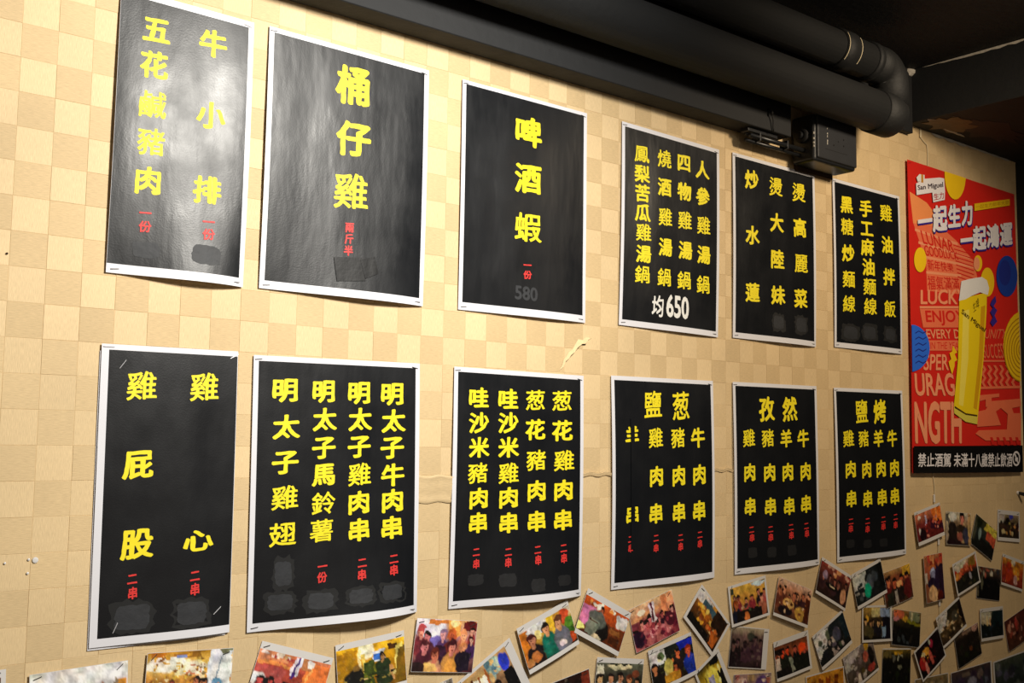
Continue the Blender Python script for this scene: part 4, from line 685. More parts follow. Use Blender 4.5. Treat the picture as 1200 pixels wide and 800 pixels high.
# ------------------------------------------------------------------ the twelve black menu posters
def brush(x, y):
    """hand-brushed look: rising horizontals, a soft wobble; em units about the em centre"""
    x -= .5; y -= .38
    n1 = noise.noise(Vector((x*4.2, y*4.2, 1.7))); n2 = noise.noise(Vector((x*4.2+9, y*4.2, 5.1)))
    return x+.028*n1+.012*y, y+.028*n2+.075*x
BOLD = {'yellow': .042, 'red': .040, 'white': .028, 'dim': .03}
DENSE = set('雞鹽鳳燒鍋豬薯麵線鈴麗糖鹹蝦翅燙飯葱')
POST = {  # id: border left,right,top,bottom ; bulge profile ; label
 1: ((.0004, .0085, .010, .0135), (.008, .014, .3), 'gloss-streaked black menu poster, yellow columns 五花鹹豬肉 and 牛小排'),
 2: ((.0085, .0095, .008, .013), (.006, .012, 1.1), 'black menu poster with big yellow 桶仔雞 and tape over its price'),
 3: ((.0085, .0085, .007, .014), (.005, .007, 2.0), 'black menu poster with yellow 啤酒蝦 and a faded grey 580'),
 4: ((.0085, .0085, .009, .012), (.010, .006, 2.7), 'black menu poster with four yellow columns above white 均650'),
 5: ((.0085, .0085, .008, .0125), (.005, .008, 3.6), 'black menu poster with yellow columns 炒水蓮, 燙大陸妹, 燙高麗菜'),
 6: ((.0085, .0085, .008, .0125), (.007, .005, 4.4), 'black menu poster with yellow 手工麻油麵線, beside the red poster'),
 7: ((.0105, .0008, .008, .0115), (.004, .006, 5.1), 'black menu poster with sparse yellow characters 雞屁股 and 雞心'),
 8: ((.0085, .0085, .0085, .0125), (.004, .020, 5.9), 'black menu poster whose four yellow columns each begin 明太子'),
 9: ((.0085, .0085, .0085, .0125), (.005, .018, 6.5), 'black menu poster with yellow columns that begin 哇沙米 and 葱花'),
 10: ((.0085, .0085, .0085, .0125), (.009, .007, 7.3), 'black menu poster headed 鹽葱 whose leftmost column is taped over'),
 11: ((.0085, .0085, .0085, .0125), (.008, .008, 8.2), 'black menu poster headed 孜然 with four short yellow columns'),
 12: ((.0085, .0085, .0085, .0125), (.009, .006, 9.0), 'black menu poster headed 鹽烤 with four short yellow columns, below the noodle poster'),
}
def poster_off(k):
    side, bot, ph = POST[k][1]
    def off(u, v):
        u = min(max(u, 0), 1); v = min(max(v, 0), 1)
        pin = (6.75*u*u*(1-u))*v**4*bot                       # bottom edge lifting between its staples
        bel = side*.55*math.sin(math.pi*v)*(.55+.45*math.sin(math.pi*u))  # soft belly out of the wall
        wav = .0009*math.sin(7*u+ph*2)*math.sin(math.pi*v)+.0006*math.sin(15*u+ph)*math.sin(math.pi*v)
        return .0028+pin+bel+max(wav, -.001)+.0006
    return off
def staple(parent, x, z, off, W, H, ang=0, L=.012, dark=True):
    c, s = math.cos(ang), math.sin(ang); y = -(off(x/W, z/H)+.0007)
    px, pz = x-W/2, H-z
    V, F = tube([(px-c*L/2, y+.0006, pz-s*L/2), (px-c*L/2*.9, y-.0006, pz-s*L/2*.9), (px+c*L/2*.9, y-.0006, pz+s*L/2*.9), (px+c*L/2, y+.0006, pz+s*L/2)], .00055, 6)
    return mesh_obj('staple', V, F, M['dark_steel' if dark else 'steel'], parent)
def ragged_panel(name, cx, cy, w, h, off, W, H, m, parent, lift, seed, jag=.12):
    r_ = random.Random(seed); n = 28; V = [(cx-W/2, -(off(cx/W, cy/H)+lift), H-cy)]; F = []
    for k in range(n):
        a = 2*math.pi*k/n; q = max(abs(math.cos(a)), abs(math.sin(a))); s = (1/q)**.75*(1+r_.uniform(-jag, jag))
        x = cx+w/2*math.cos(a)*s; z = cy+h/2*math.sin(a)*s; V.append((x-W/2, -(off(x/W, z/H)+lift), H-z))
    for k in range(n): F.append((0, 1+(k+1) % n, 1+k))
    acc = ([], []); 
    for f in F:
        p = [V[i] for i in f]; ny = (p[1][2]-p[0][2])*(p[2][0]-p[0][0])-(p[1][0]-p[0][0])*(p[2][2]-p[0][2])
        acc[1].append(f if ny < 0 else f[::-1])
    return mesh_obj(name, V, acc[1], m, parent)
for k, (bord, bul, label) in POST.items():
    x0, z0, tilt, W = POSTER_RECT[k]; H = .42; off = poster_off(k)
    c, s = math.cos(tilt), math.sin(tilt)
    bx = x0+W/2*c+H*s; bz = z0+W/2*s-H*c
    t = thing('menu_poster', (bx, 0, bz), label, 'poster', 'black menu posters on the wall', (0, -tilt, 0))
    sheet('paper_sheet', W, H, off, M['paper'], t)
    bl, br, bt, bb = bord
    sheet('black_print', W, H, lambda u, v: off(u, v)+.00045, M['black_print'], t, .00012, u0=bl, v0=bt, u1=W-br, v1=H-bb)
    if k == 7: # second sheet peeping out behind the bottom edge
        sheet('backing_sheet', W, H, lambda u, v: .0016+.001*math.sin(3*u), M['paper'], t, .0003, u0=-.0015, v0=.01, u1=W-.006, v1=H+.0035)
    for ci, (kind, col) in enumerate(GLYPHS[k]):
        for ch, gu, gv, gw, gh in col:
            acc = ([], [])
            if len(ch) > 1:
                V, F, bb_ = glyph_mesh(ch, .035); sx = gw/(bb_[1]-bb_[0]); sz = gh/(bb_[3]-bb_[2]); cx = (bb_[0]+bb_[1])/2; cy = (bb_[2]+bb_[3])/2
                f0 = lambda x, y: ((x-cx)*sx, (y-cy)*sz)
            else:
                b_ = BOLD[kind]*(.50 if ch in DENSE else 1.0)
                V, F, bb_ = glyph_mesh(ch, b_); em = 1.09
                f0 = lambda x, y: tuple(q*w_ for q, w_ in zip(brush(x, y), (gw/em, gh/em)))
            def fn(x, y):
                a, b = f0(x, y); u = gu+a; v = gv-b
                return (u-W/2, -(off(u/W, v/H)+.00085+(.0003 if kind == 'red' else 0)), H-v)
            placed(V, F, fn, acc)
            mesh_obj({'yellow': 'yellow_character', 'red': 'red_character', 'white': 'white_character', 'dim': 'faded_price'}[kind], acc[0], acc[1], M[kind], t)
    for pi, (pu, pv, pw, ph_) in enumerate(PATCHES.get(k, [])):
        if k in (7, 8, 6, 5): ragged_panel('marker_blot', pu, pv, pw*1.12, ph_*1.15, off, W, H, M['patch_edge'], t, .0007, pi*7+k, .14)
        ragged_panel('covered_price', pu, pv, pw*.85, ph_*.82, off, W, H, M['faint' if k in (9, 11, 12) else 'patch'], t, .0009, pi*5+k+3, .07)
    if k == 2:
        for q, lift in zip(TAPE, (.0012, .0016)):
            V = []; n = 6
            for s_ in (0, 1):
                for j in range(n+1):
                    for i in range(n+1):
                        a, b = i/n, j/n; u = (1-a)*(1-b)*q[0][0]+a*(1-b)*q[1][0]+a*b*q[2][0]+(1-a)*b*q[3][0]; v = (1-a)*(1-b)*q[0][1]+a*(1-b)*q[1][1]+a*b*q[2][1]+(1-a)*b*q[3][1]
                        V.append((u-W/2, -(off(u/W, v/H)+lift*s_+.0007+.00012*s_*math.sin(i*1.3+j*.4)), H-v))
            m_ = (n+1)**2; F = []
            for j in range(n):
                for i in range(n): F.append((m_+j*(n+1)+i, m_+j*(n+1)+i+1, m_+(j+1)*(n+1)+i+1, m_+(j+1)*(n+1)+i)[::-1])
            for i in range(n):
                for (a, b) in (((i), (i+1)), ((n*(n+1)+i), (n*(n+1)+i+1)), (i*(n+1), (i+1)*(n+1)), (i*(n+1)+n, (i+1)*(n+1)+n)): F.append((a, b, m_+b, m_+a))
            mesh_obj('tape_piece', V, F, M['tape'], t)
    if k == 10: # black strip pasted over the middle of the leftmost column
        g = GLYPHS[10][1][1]; cu = g[0][1]+.001; 
        sheet('cover_strip', W, H, lambda u, v: off(u, v)+.0016, M['black_print'], t, .0005, 4, 24, cu-.0060, .085, cu+.0050, .345)
    sp = [(.008, .006, .1), (W-.010, .008, -.2), (.012, H-.006, .1), (W-.014, H-.006, .0)]
    if k == 7: sp = [(.030, .028, .95), (.034, H-.024, 1.15), (W-.022, H-.034, .75), (.010, .004, 0), (W-.006, .008, .5)]
    if k == 10: sp = sp[1:3]
    for a, b, an in sp: staple(t, a, b, off, W, H, an, .016 if k == 7 else .012, k != 7)

# ------------------------------------------------------------------ red beer poster
W, H = .5923, .8349; bx, bz, tilt = 2.5616, 2.25364, -.00488
t = thing('beer_poster', (bx+W/2*math.cos(tilt)+H*math.sin(tilt), 0, bz+W/2*math.sin(tilt)-H*math.cos(tilt)), 'large red beer poster with a tall glass, white headline and black warning strip', 'poster', None, (0, -tilt, 0))
roff = lambda u, v: .0085+.002*math.sin(math.pi*min(max(v, 0), 1))+.003*math.sin(math.pi*min(max(u, 0), 1))*min(max(v, 0), 1)**6
sheet('paper_sheet', W, H, roff, M['p_red'], t, .0004, 30, 50)
def densify(pts, mx=.05):
    out = []
    for a, b in zip(pts, pts[1:]+pts[:1]):
        n = max(1, int(math.hypot(b[0]-a[0], b[1]-a[1])/mx)); out += [(a[0]+(b[0]-a[0])*i/n, a[1]+(b[1]-a[1])*i/n) for i in range(n)]
    return out
from mathutils.geometry import tessellate_polygon
for li, e in enumerate(BEER_POSTER):
    lift = .0006+li*.000045; 
    acc = ([], [])
    if e[0] == 'poly':
        pts = densify([p for i, p in enumerate(e[3]) if p != e[3][i-1]]); 
        if len(pts) < 3: continue
        tr = tessellate_polygon([[Vector((a, b, 0)) for a, b in pts]])
        placed([(a, b) for a, b in pts], [tuple(x) for x in tr], lambda a, b: (a-W/2, -(roff(a/W, b/H)+lift), H-b), acc)
        mesh_obj(e[1], acc[0], acc[1], M['p_'+e[2]], t)
    else:
        ch, q, bold = e[3], e[4], e[5]; V, F, bb_ = glyph_mesh(ch, bold, len(ch) == 1)
        if len(ch) == 1: xa, xb, ya, yb = .02, .98, -.10, .86
        else: xa, xb, ya, yb = bb_
        def fn(x, y):
            a = (x-xa)/(xb-xa); b = 1-(y-ya)/(yb-ya)
            u = (1-a)*(1-b)*q[0][0]+a*(1-b)*q[1][0]+a*b*q[2][0]+(1-a)*b*q[3][0]; v = (1-a)*(1-b)*q[0][1]+a*(1-b)*q[1][1]+a*b*q[2][1]+(1-a)*b*q[3][1]
            u = min(max(u, .0005), W-.0005)
            return (u-W/2, -(roff(u/W, v/H)+lift), H-v)
        placed(V, F, fn, acc)
        mesh_obj(e[1], acc[0], acc[1], M['p_'+e[2]], t)
for a, b in ((.01, .008), (W-.012, .01)): staple(t, a, b, roff, W, H, .2, .012)

# ------------------------------------------------------------------ snapshots: a white sheet carrying a printed picture
SK = '#c98f6c'; SKR = '#b5523f'; BK = '#14110f'; HR = '#1c1210'
def paint_fn(bg, items, asp, seed):
    """flat print of a snapshot as a colour field over (u, v)"""
    r_ = random.Random(seed); prim = []
    for it in items:
        if it[0] == 'crowd':
            _, n, va, vb, s, skins, shirts = it
            hs = sorted([(r_.uniform(va, vb), (i+.5)/n+r_.uniform(-.3, .3)/n) for i in range(n)])
            for v, u in hs: prim.append(('p', u, v, s*r_.uniform(.85, 1.15), HR, r_.choice(skins), r_.choice(shirts)))
        elif it[0] == 'dab':
            _, n, ua, va, ub, vb, s, cols_ = it
            for i in range(n): prim.append(('e', r_.uniform(ua, ub), r_.uniform(va, vb), s*r_.uniform(.4, 1.3), s*r_.uniform(.5, 1.6), r_.choice(cols_)))
        else: prim.append(it)
    P2 = []
    for it in prim:
        if it[0] == 'p':
            _, cx, cy, s, hair, skin, shirt = it; a = 1/asp
            P2 += [('e', cx, cy+3.0*s, 1.9*s*a, 2.3*s, shirt), ('e', cx, cy+1.1*s, .5*s*a, .6*s, skin), ('e', cx, cy-.18*s, 1.02*s*a, 1.12*s, hair), ('e', cx, cy+.12*s, .74*s*a, .92*s, skin), ('e', cx, cy-.72*s, .8*s*a, .45*s, hair),
                   ('e', cx-.28*s*a, cy+.02*s, .11*s*a, .09*s, HR), ('e', cx+.28*s*a, cy+.02*s, .11*s*a, .09*s, HR), ('e', cx, cy+.52*s, .25*s*a, .08*s, '#7a2f28')]
        else: P2.append(it)
    bgc = [(v, np.array(srgb(c))) for v, c in bg]
    rw = np.random.RandomState(seed)
    def vnoise(U, V_, n, m):   # smooth value noise on an n x m lattice
        g = rw.uniform(-1, 1, (m+2, n+2)); x = np.clip(U, 0, 1)*n; y = np.clip(V_, 0, 1)*m; i = x.astype(int); j = y.astype(int); a = x-i; b = y-j
        i = np.minimum(i, n); j = np.minimum(j, m); a = a*a*(3-2*a); b = b*b*(3-2*b)
        return (g[j, i]*(1-a)+g[j, i+1]*a)*(1-b)+(g[j+1, i]*(1-a)+g[j+1, i+1]*a)*b
    def f(U0, V0):
        U = U0+.020*vnoise(U0, V0, 12, 8)+.010*vnoise(U0, V0, 26, 18); V_ = V0+.028*vnoise(U0, V0, 12, 8)+.013*vnoise(U0, V0, 26, 18)
        out = np.zeros(U.shape+(3,))
        vs = [b[0] for b in bgc]
        for k in range(3): out[..., k] = np.interp(V_, vs, [b[1][k] for b in bgc])
        for it in P2:
            c = np.array(srgb(it[-1]))
            if it[0] == 'e':
                d = ((U-it[1])/it[3])**2+((V_-it[2])/it[4])**2; m = np.clip((1.15-d)/.3, 0, 1)
            elif it[0] == 'r':
                m = ((U >= it[1]) & (U <= it[3]) & (V_ >= it[2]) & (V_ <= it[4])).astype(float)
            elif it[0] == 'q':
                m = np.ones(U.shape); Q = it[1]
                for (ax, ay), (bx_, by_) in zip(Q, Q[1:]+Q[:1]): m *= ((bx_-ax)*(V_-ay)-(by_-ay)*(U-ax) >= 0)
            out = out*(1-m[..., None])+c*m[..., None]
        k = 1+.34*vnoise(U0, V0, 22, 15)+.30*vnoise(U0, V0, 9, 6)
        hue = np.stack([1+.10*vnoise(U0, V0, 10, 7), np.ones(U.shape), 1+.14*vnoise(U0, V0, 10, 7)], -1)
        fleck = np.clip(vnoise(U0, V0, 30, 20)-.62, 0, 1)[..., None]*np.array([.9, .75, .6])*.6
        return np.clip((out*1.08)**1.08*np.clip(k, .2, 2)[..., None]*hue+fleck*(.15+out.mean(-1, keepdims=True)), 0, 1)
    return f
PCOUNT = [0]
def photo(key, label, border, bg, items, res=34, curl=.004, lift=None, size=None, mute=0.0, staples=1, dim=1.0):
    cx, cz, w, h, ang = PHOTO_RECTS[key]; i = PCOUNT[0]; PCOUNT[0] += 1
    if size: w, h = size
    elif .11 < w < .142 and .07 < h < .1: w, h = .130, .088
    r_ = random.Random(i+50)
    base = .0020+.0011*(i % 3)+(lift or 0)+(.0052 if key in ('ae', 'ai', 'ac', 'ad', 'ar', 'aj') else 0); ph = r_.uniform(0, 6)
    lu, lv = r_.choice((-1, 1)), 1
    def off(u, v):
        u = min(max(u, 0), 1); v = min(max(v, 0), 1)
        return base+curl*(v**2)*(.6+.4*math.sin(math.pi*u))+.0012*curl/.004*max(0, lu*(u-.5)*2)**2*v+.0003*math.sin(5*u+ph)+.0003
    c, s = math.cos(ang), math.sin(ang)
    t = thing('snapshot', (cx+h/2*s, 0, cz-h/2*c), label, 'photo', 'snapshots stapled to the wall', (0, -ang, 0))
    sheet('photo_sheet', w, h, off, M['photo_paper'], t, .0003, 10, 8)
    bt, br, bb, bl = [max(x, .0006) for x in border]
    nx = int(res*1.3); ny = max(6, int(res*(h-bt-bb)/(w-bl-br)))
    asp = (w-bl-br)/(h-bt-bb)
    gu, gv = np.meshgrid(np.linspace(0, 1, nx+1), np.linspace(0, 1, ny+1))
    colr = paint_fn(bg, items, asp, i*13+7)(gu, gv)
    rn = np.random.RandomState(i); colr = colr*(1+rn.uniform(-.16, .16, colr.shape[:2]))[..., None]*dim
    if mute: g = colr.mean(-1, keepdims=True); colr = colr*(1-mute)+g*mute
    colr = np.clip(colr, 0, 1)
    V = []
    for j in range(ny+1):
        for k in range(nx+1):
            u = bl+(w-bl-br)*k/nx; v = bt+(h-bt-bb)*j/ny; V.append((u-w/2, -(off(u/w, v/h)+.00045), h-v))
    F = [(j*(nx+1)+k, (j+1)*(nx+1)+k, (j+1)*(nx+1)+k+1, j*(nx+1)+k+1) for j in range(ny) for k in range(nx)]
    o = mesh_obj('picture', V, F, M['ink'], t, True)
    a = o.data.attributes.new('ink', 'FLOAT_COLOR', 'POINT')
    a.data.foreach_set('color', np.concatenate([colr.reshape(-1, 3), np.ones(((nx+1)*(ny+1), 1))], 1).ravel().astype(np.float32))
    if staples:
        staple(t, .010, .006, off, w, h, .5+r_.uniform(-.4, .4), .011)
        staple(t, w-.011, .007, off, w, h, .3+r_.uniform(-.4, .4), .011)
    return t
TB = (.008, .0005, .007, .0005)      # white bands top and bottom
ALL = (.006, .006, .006, .006); NO = (.0005,)*4
WARM = ['#d39a73', '#c77f58', '#e0ab86']; REDS = ['#a8433a', '#c25a4a', '#8c2c30']; DK = ['#191412', '#241a1c', '#101216', '#2e2022']
photo('a', 'cut-off corner of a white-edged snapshot at the far bottom left edge', (.010, .006, .006, .006), [(0, '#6a4a3a'), (1, '#2a1a16')], [], 16)
photo('b', 'overexposed pale snapshot with an orange corner at the bottom left', NO, [(0, '#dfdcd8'), (.5, '#d8d2ca'), (1, '#b9a48c')],
    [('dab', 16, .2, .25, .8, .5, .03, ['#cfc8be', '#b98a70', '#e8e4df', '#a9a39c']), ('r', .9, .26, 1, 1, '#c98a2c'), ('r', .86, .24, .9, 1, '#8a7a60'), ('p', .3, .62, .09, HR, SK, '#c9c4bd'), ('p', .6, .66, .09, HR, SK, '#7d4a38')], 44)
photo('c', 'snapshot of golden leaves and a pale building with heads below', NO, [(0, '#b98420'), (.25, '#e5c06a'), (.45, '#c78a3a'), (1, '#6a3a20')],
    [('e', .22, .2, .25, .12, '#f3ead6'), ('e', .5, .28, .2, .12, '#e9dcc0'), ('r', .04, .0, .2, .07, '#b06a18'), ('r', .32, .03, .62, .11, '#9a6a20'), ('r', .33, .06, .45, .13, '#7a86b8'), ('dab', 60, .05, .05, .7, .5, .022, ['#d09a30', '#a8641c', '#f0dca8', '#8a5a24', '#e8b84a']), ('dab', 20, .4, .2, .7, .4, .02, ['#c06a48', '#7a6a48', '#d6c6a4']),
     ('q', [(.72, 0), (1, 0), (1, 1), (.66, 1)], '#d6d8dc'), ('q', [(.86, .1), (.875, .1), (.82, .6), (.8, .6)], '#7a8a9c'), ('r', .86, 0, 1, .07, '#7a7a5c'), ('r', 0, .62, 1, 1, '#2a1812'),
     ('p', .3, .50, .06, '#5a2a1a', SKR, '#7a2a20'), ('p', .26, .62, .085, HR, '#8a4a30', '#2a1a18'), ('p', .58, .50, .07, HR, '#a86a48', '#1a1412'), ('p', .66, .54, .085, HR, '#b0704c', '#30241c'), ('p', .83, .58, .09, '#5a8aa8', '#c09078', '#b8c4cc'), ('e', .48, .62, .1, .06, '#c47a44')], 64)
photo('d', 'tilted snapshot of a red crowd in an orange room, bottom left of centre', (.011, .0005, .004, .0005), [(0, '#c87a50'), (.3, '#b04a38'), (1, '#6a2020')],
    [('q', [(.0, .0), (.45, .0), (.42, .16), (0, .22)], '#c9855c'), ('dab', 12, .05, .02, .45, .14, .035, ['#e8d8cc', '#a8443c', '#c9a070']), ('q', [(0, .2), (.5, .2), (.48, .27), (0, .27)], '#d98c4c'), ('q', [(0, .3), (.42, .3), (.4, .62), (0, .62)], '#b0504a'),
     ('q', [(.68, .05), (1, .08), (1, 1), (.58, 1)], '#e07c3c'), ('q', [(.74, .05), (.78, .05), (.68, .8), (.64, .8)], '#f2a860'), ('q', [(.5, 0), (.62, 0), (.58, .42), (.46, .42)], '#dcd8e0'), ('q', [(.54, 0), (.575, 0), (.52, .46), (.485, .46)], '#4a2a7a'), ('r', .6, 0, .74, .22, '#b87a4c'), ('e', .72, .1, .05, .07, '#efe8e0'),
     ('e', .08, .6, .09, .16, '#e0dcd8'), ('e', .2, .72, .16, .2, BK), ('crowd', 6, .5, .72, .075, ['#c4504a', '#d8806c', '#b03c3c'], ['#7a1c24', '#a02c30', '#2a1014']), ('dab', 14, .3, .5, .75, .95, .03, ['#e8c8c0', '#8c2028', '#1a0c10'])], 64)
photo('e', 'snapshot of a man in a dark green shirt standing before a yellow wall', (.010, .0005, .006, .0005), [(0, '#d8a820'), (.5, '#b8860c'), (1, '#6a4808')],
    [('q', [(0, .1), (.28, .05), (.3, .8), (0, .9)], '#a87a10'), ('e', .42, .12, .12, .2, '#f6f0c8'), ('r', .30, .08, .34, .6, '#e8d89a'), ('r', .36, .2, .4, .7, '#d8c060'), ('r', .58, 0, 1, .16, '#e8b82c'), ('r', .76, .08, .9, .2, '#4a2c0c'), ('q', [(.86, .15), (.98, .1), (.96, .7), (.84, .7)], '#e9d070'), ('q', [(.9, .2), (1, .18), (1, 1), (.82, 1)], '#7a5a14'),
     ('r', .52, .16, .70, .42, '#d8dce4'), ('r', .53, .24, .62, .38, '#3a6ab8'), ('q', [(.38, .42), (.54, .34), (.52, 1), (.36, 1)], '#3c4a18'), ('dab', 20, .38, .4, .56, .9, .03, ['#5a6a20', '#24300c', '#7a7a20']),
     ('e', .66, .52, .12, .14, '#2c3818'), ('p', .66, .32, .085, HR, '#b88a58', '#2a3a1e'), ('r', .56, .55, .78, .95, '#26341c'), ('q', [(.76, .55), (.8, .55), (.82, .9), (.78, .9)], '#b88a58'), ('e', .24, .72, .15, .24, '#141410'), ('e', .27, .48, .045, .07, '#8a6a30'), ('dab', 16, .1, .7, .9, .98, .03, ['#14140c', '#8a7a3c', '#2a2a18', '#c8b070'])], 64)
photo('f', 'borderless purple and orange group snapshot, hanging level', NO, [(0, '#e0b07a'), (.3, '#b07a78'), (1, '#4a2028')],
    [('e', .2, .14, .28, .2, '#e6dcea'), ('r', .2, .0, .52, .09, '#d07c3c'), ('r', .52, 0, .72, .3, '#e8a050'), ('e', .62, .05, .08, .07, '#f8e0a0'), ('r', .77, .02, 1, .2, '#6a1c20'), ('e', .33, .3, .14, .18, '#efe6f6'), ('e', .37, .42, .16, .12, '#7a6ab0'), ('e', .1, .16, .07, .05, '#c04a50'),
     ('p', .08, .25, .09, '#b04a4a', '#d89080', '#7a3038'), ('p', .2, .33, .085, HR, '#c07070', '#5a2a3c'), ('p', .45, .30, .08, '#9a7a98', '#e0a0a0', '#5a3a6a'), ('p', .60, .30, .12, '#c0602c', '#c8603c', '#6a2a28'), ('p', .78, .28, .09, '#d89060', '#e8a078', '#c07058'), ('p', .93, .2, .06, HR, '#e0a088', '#8a3434'), ('p', .92, .38, .07, '#3a1a18', '#d8a890', '#4a2a58'),
     ('p', .16, .52, .11, '#5a2028', '#d08080', '#4a1c2c'), ('r', .32, .5, .52, 1, '#3a1c34'), ('p', .62, .52, .12, '#4a1820', '#d88878', '#c08848'), ('p', .80, .52, .09, '#d08858', '#dc9870', '#241a2c'), ('p', .34, .68, .11, '#6a2c24', '#d07a60', '#c8906c'), ('e', .28, .92, .12, .1, '#e0b468'), ('e', .62, .9, .1, .14, '#d89c48'), ('r', .76, .62, .95, .98, '#201626'), ('e', .08, .92, .12, .1, '#2c1a1c')], 72, .002)
photo('g', 'white-bordered snapshot turned on its side with blue and black figures, bottom centre', (.006, .017, .006, .006), [(0, '#c8a06a'), (.4, '#8a6a4a'), (1, '#1c1814')],
    [('r', 0, .1, .2, 1, '#c99038'), ('r', .2, .1, .26, 1, '#5a2c14'), ('r', .26, .14, .5, .8, '#e8dcc8'), ('r', .34, .1, .37, .9, '#8a4a24'), ('r', .5, .08, .54, .9, '#a85c28'), ('r', .56, .0, .78, .3, '#7c9a9c'), ('dab', 14, .55, 0, .8, .4, .05, ['#a8b8a0', '#5a7a88', '#d8b070']), ('e', .88, .2, .1, .16, '#2c3cb8'), ('r', .8, .35, 1, 1, '#0e0e10'), ('p', .4, .6, .09, HR, SK, '#241a20'), ('p', .6, .5, .11, HR, '#8a5a40', '#3c3ca8'), ('e', .66, .8, .16, .2, '#4a48b8')], 60, .006, lift=.002)
photo('h', 'snapshot of three people, the middle one in a green shirt', (.010, .0005, .008, .0005), [(0, '#d8cfc4'), (.3, '#c9a040'), (1, '#3a2010')],
    [('r', 0, .04, .14, .8, '#d07a24'), ('r', .14, 0, .5, .3, '#d6d4d4'), ('e', .32, .3, .07, .12, '#e8d488'), ('r', .52, .0, .66, .5, '#e0b830'), ('r', .66, 0, .84, .3, '#c89038'), ('e', .86, .2, .1, .2, '#c8502c'), ('r', .84, .4, 1, .8, '#3c6a20'), ('e', .93, .4, .09, .14, '#5a8a2c'), ('r', .84, .72, 1, .96, '#c85020'),
     ('p', .19, .36, .15, '#4a1c14', '#b0785c', '#1c1216'), ('r', .06, .62, .34, 1, '#1a1114'), ('e', .2, .8, .1, .13, '#b06a34'), ('p', .48, .26, .14, '#1e1510', '#c08a62', '#0f6a58'), ('q', [(.36, .52), (.62, .5), (.64, 1), (.36, 1)], '#106a58'), ('p', .73, .28, .15, '#5a3420', '#c8946c', '#6a6a74'), ('q', [(.62, .58), (.88, .56), (.9, .96), (.62, 1)], '#6c6c76'), ('e', .73, .84, .07, .08, '#d8c8c8'), ('e', .07, .88, .07, .1, '#c0824a')], 72, .007, lift=.003)
photo('i', 'tilted snapshot with a large grey hood before orange shelves', (.012, .0005, .009, .0005), [(0, '#c85a20'), (.35, '#a8481c'), (1, '#4a2010')],
    [('dab', 7, .08, .04, .75, .16, .055, ['#f8dcb0', '#f0e8d8', '#e89850']), ('q', [(0, .22), (.3, .22), (.28, .8), (0, .8)], '#c878a0'), ('q', [(.75, .1), (1, .05), (1, .4), (.78, .42)], '#d8d2cc'), ('p', .42, .2, .09, HR, '#a85838', '#7a2c18'), ('q', [(.6, .45), (1, .45), (1, 1), (.55, 1)], '#6a3418'), ('r', .68, .5, .9, .66, '#8a5428'), ('r', .7, .72, .92, .95, '#4a2410'), ('e', .5, .72, .16, .3, '#14100e'), ('e', .36, .5, .2, .26, '#5c6058'), ('q', [(.2, .5), (.45, .55), (.4, 1), (.16, .95)], '#767c6c'), ('r', .2, .55, .4, .59, '#4a2a1c'), ('e', .44, .95, .1, .08, '#cfc0a0'), ('e', .05, .86, .09, .11, '#e6e084')], 68, .005, lift=.001)
photo('j', 'borderless pink-red crowd snapshot with a white pillar, below the 鹽葱 poster', NO, [(0, '#e0b890'), (.28, '#c88a68'), (.4, '#8a3c44'), (1, '#7a3038')],
    [('q', [(.0, .3), (1, .12), (1, .2), (0, .38)], '#d89868'), ('r', .72, 0, .84, .5, '#d88a60'), ('r', .86, 0, .95, .5, '#e8a070'), ('r', .44, .05, .56, .5, '#d8ccd4'), ('r', .475, .05, .515, .48, '#5a2438'), ('e', .25, .2, .1, .08, '#f0dcc0'), ('crowd', 8, .42, .62, .085, ['#b05858', '#c87070', '#d89088'], ['#6a1c30', '#8c3440', '#301424', '#b06060']), ('e', .12, .75, .12, .2, '#2a1028'), ('e', .85, .6, .12, .18, '#4a1424'), ('dab', 26, .1, .5, .95, .98, .04, ['#c87878', '#5a1c30', '#d8a098', '#8a3040'])], 66, .004)
photo('k', 'snapshot of a row of people in white shirts beneath a banner, bottom centre', (.010, .0005, .006, .0005), [(0, '#6c6c58'), (.3, '#3c3a30'), (1, '#1e1a16')],
    [('r', .02, .05, .16, .3, '#c8c4b4'), ('e', .5, .08, .26, .09, '#d8ccA8'), ('r', .28, .0, .75, .05, '#24281c'), ('p', .1, .42, .12, HR, '#c8a070', '#d8d4c8'), ('p', .32, .40, .12, HR, SK, '#d8d8dc'), ('p', .52, .38, .12, HR, SK, '#e0dcd8'), ('p', .72, .42, .12, '#5a2c18', '#b87a50', '#3c2c20'), ('p', .9, .46, .1, HR, '#a87050', '#2c201c'), ('e', .84, .25, .08, .1, '#8a4a30')], 60)
photo('l', 'snapshot with bright blue corner and orange faces on dark ground', (.008, .0005, .008, .0005), [(0, '#20241f'), (1, '#241a12')],
    [('r', 0, 0, .36, .42, '#d4d2d0'), ('q', [(.62, 0), (1, 0), (1, .2), (.7, .24)], '#1c2cb0'), ('q', [(.74, .6), (1, .5), (1, 1), (.8, 1)], '#1c38b0'), ('e', .26, .2, .08, .12, '#5c7048'), ('dab', 22, .15, .2, .75, .8, .04, ['#c8c0a0', '#d0743c', '#3c4028', '#e8d8a8']), ('p', .08, .45, .12, HR, '#b8784c', '#1a1612'), ('e', .4, .55, .1, .22, '#c8b860'), ('p', .64, .28, .1, HR, '#d86c40', '#2a1c18'), ('p', .88, .34, .13, '#8a3018', '#d8603a', '#2038a0'), ('p', .55, .6, .09, HR, '#c86838', '#8a4018'), ('r', .28, .74, .62, 1, '#c8902c')], 60)
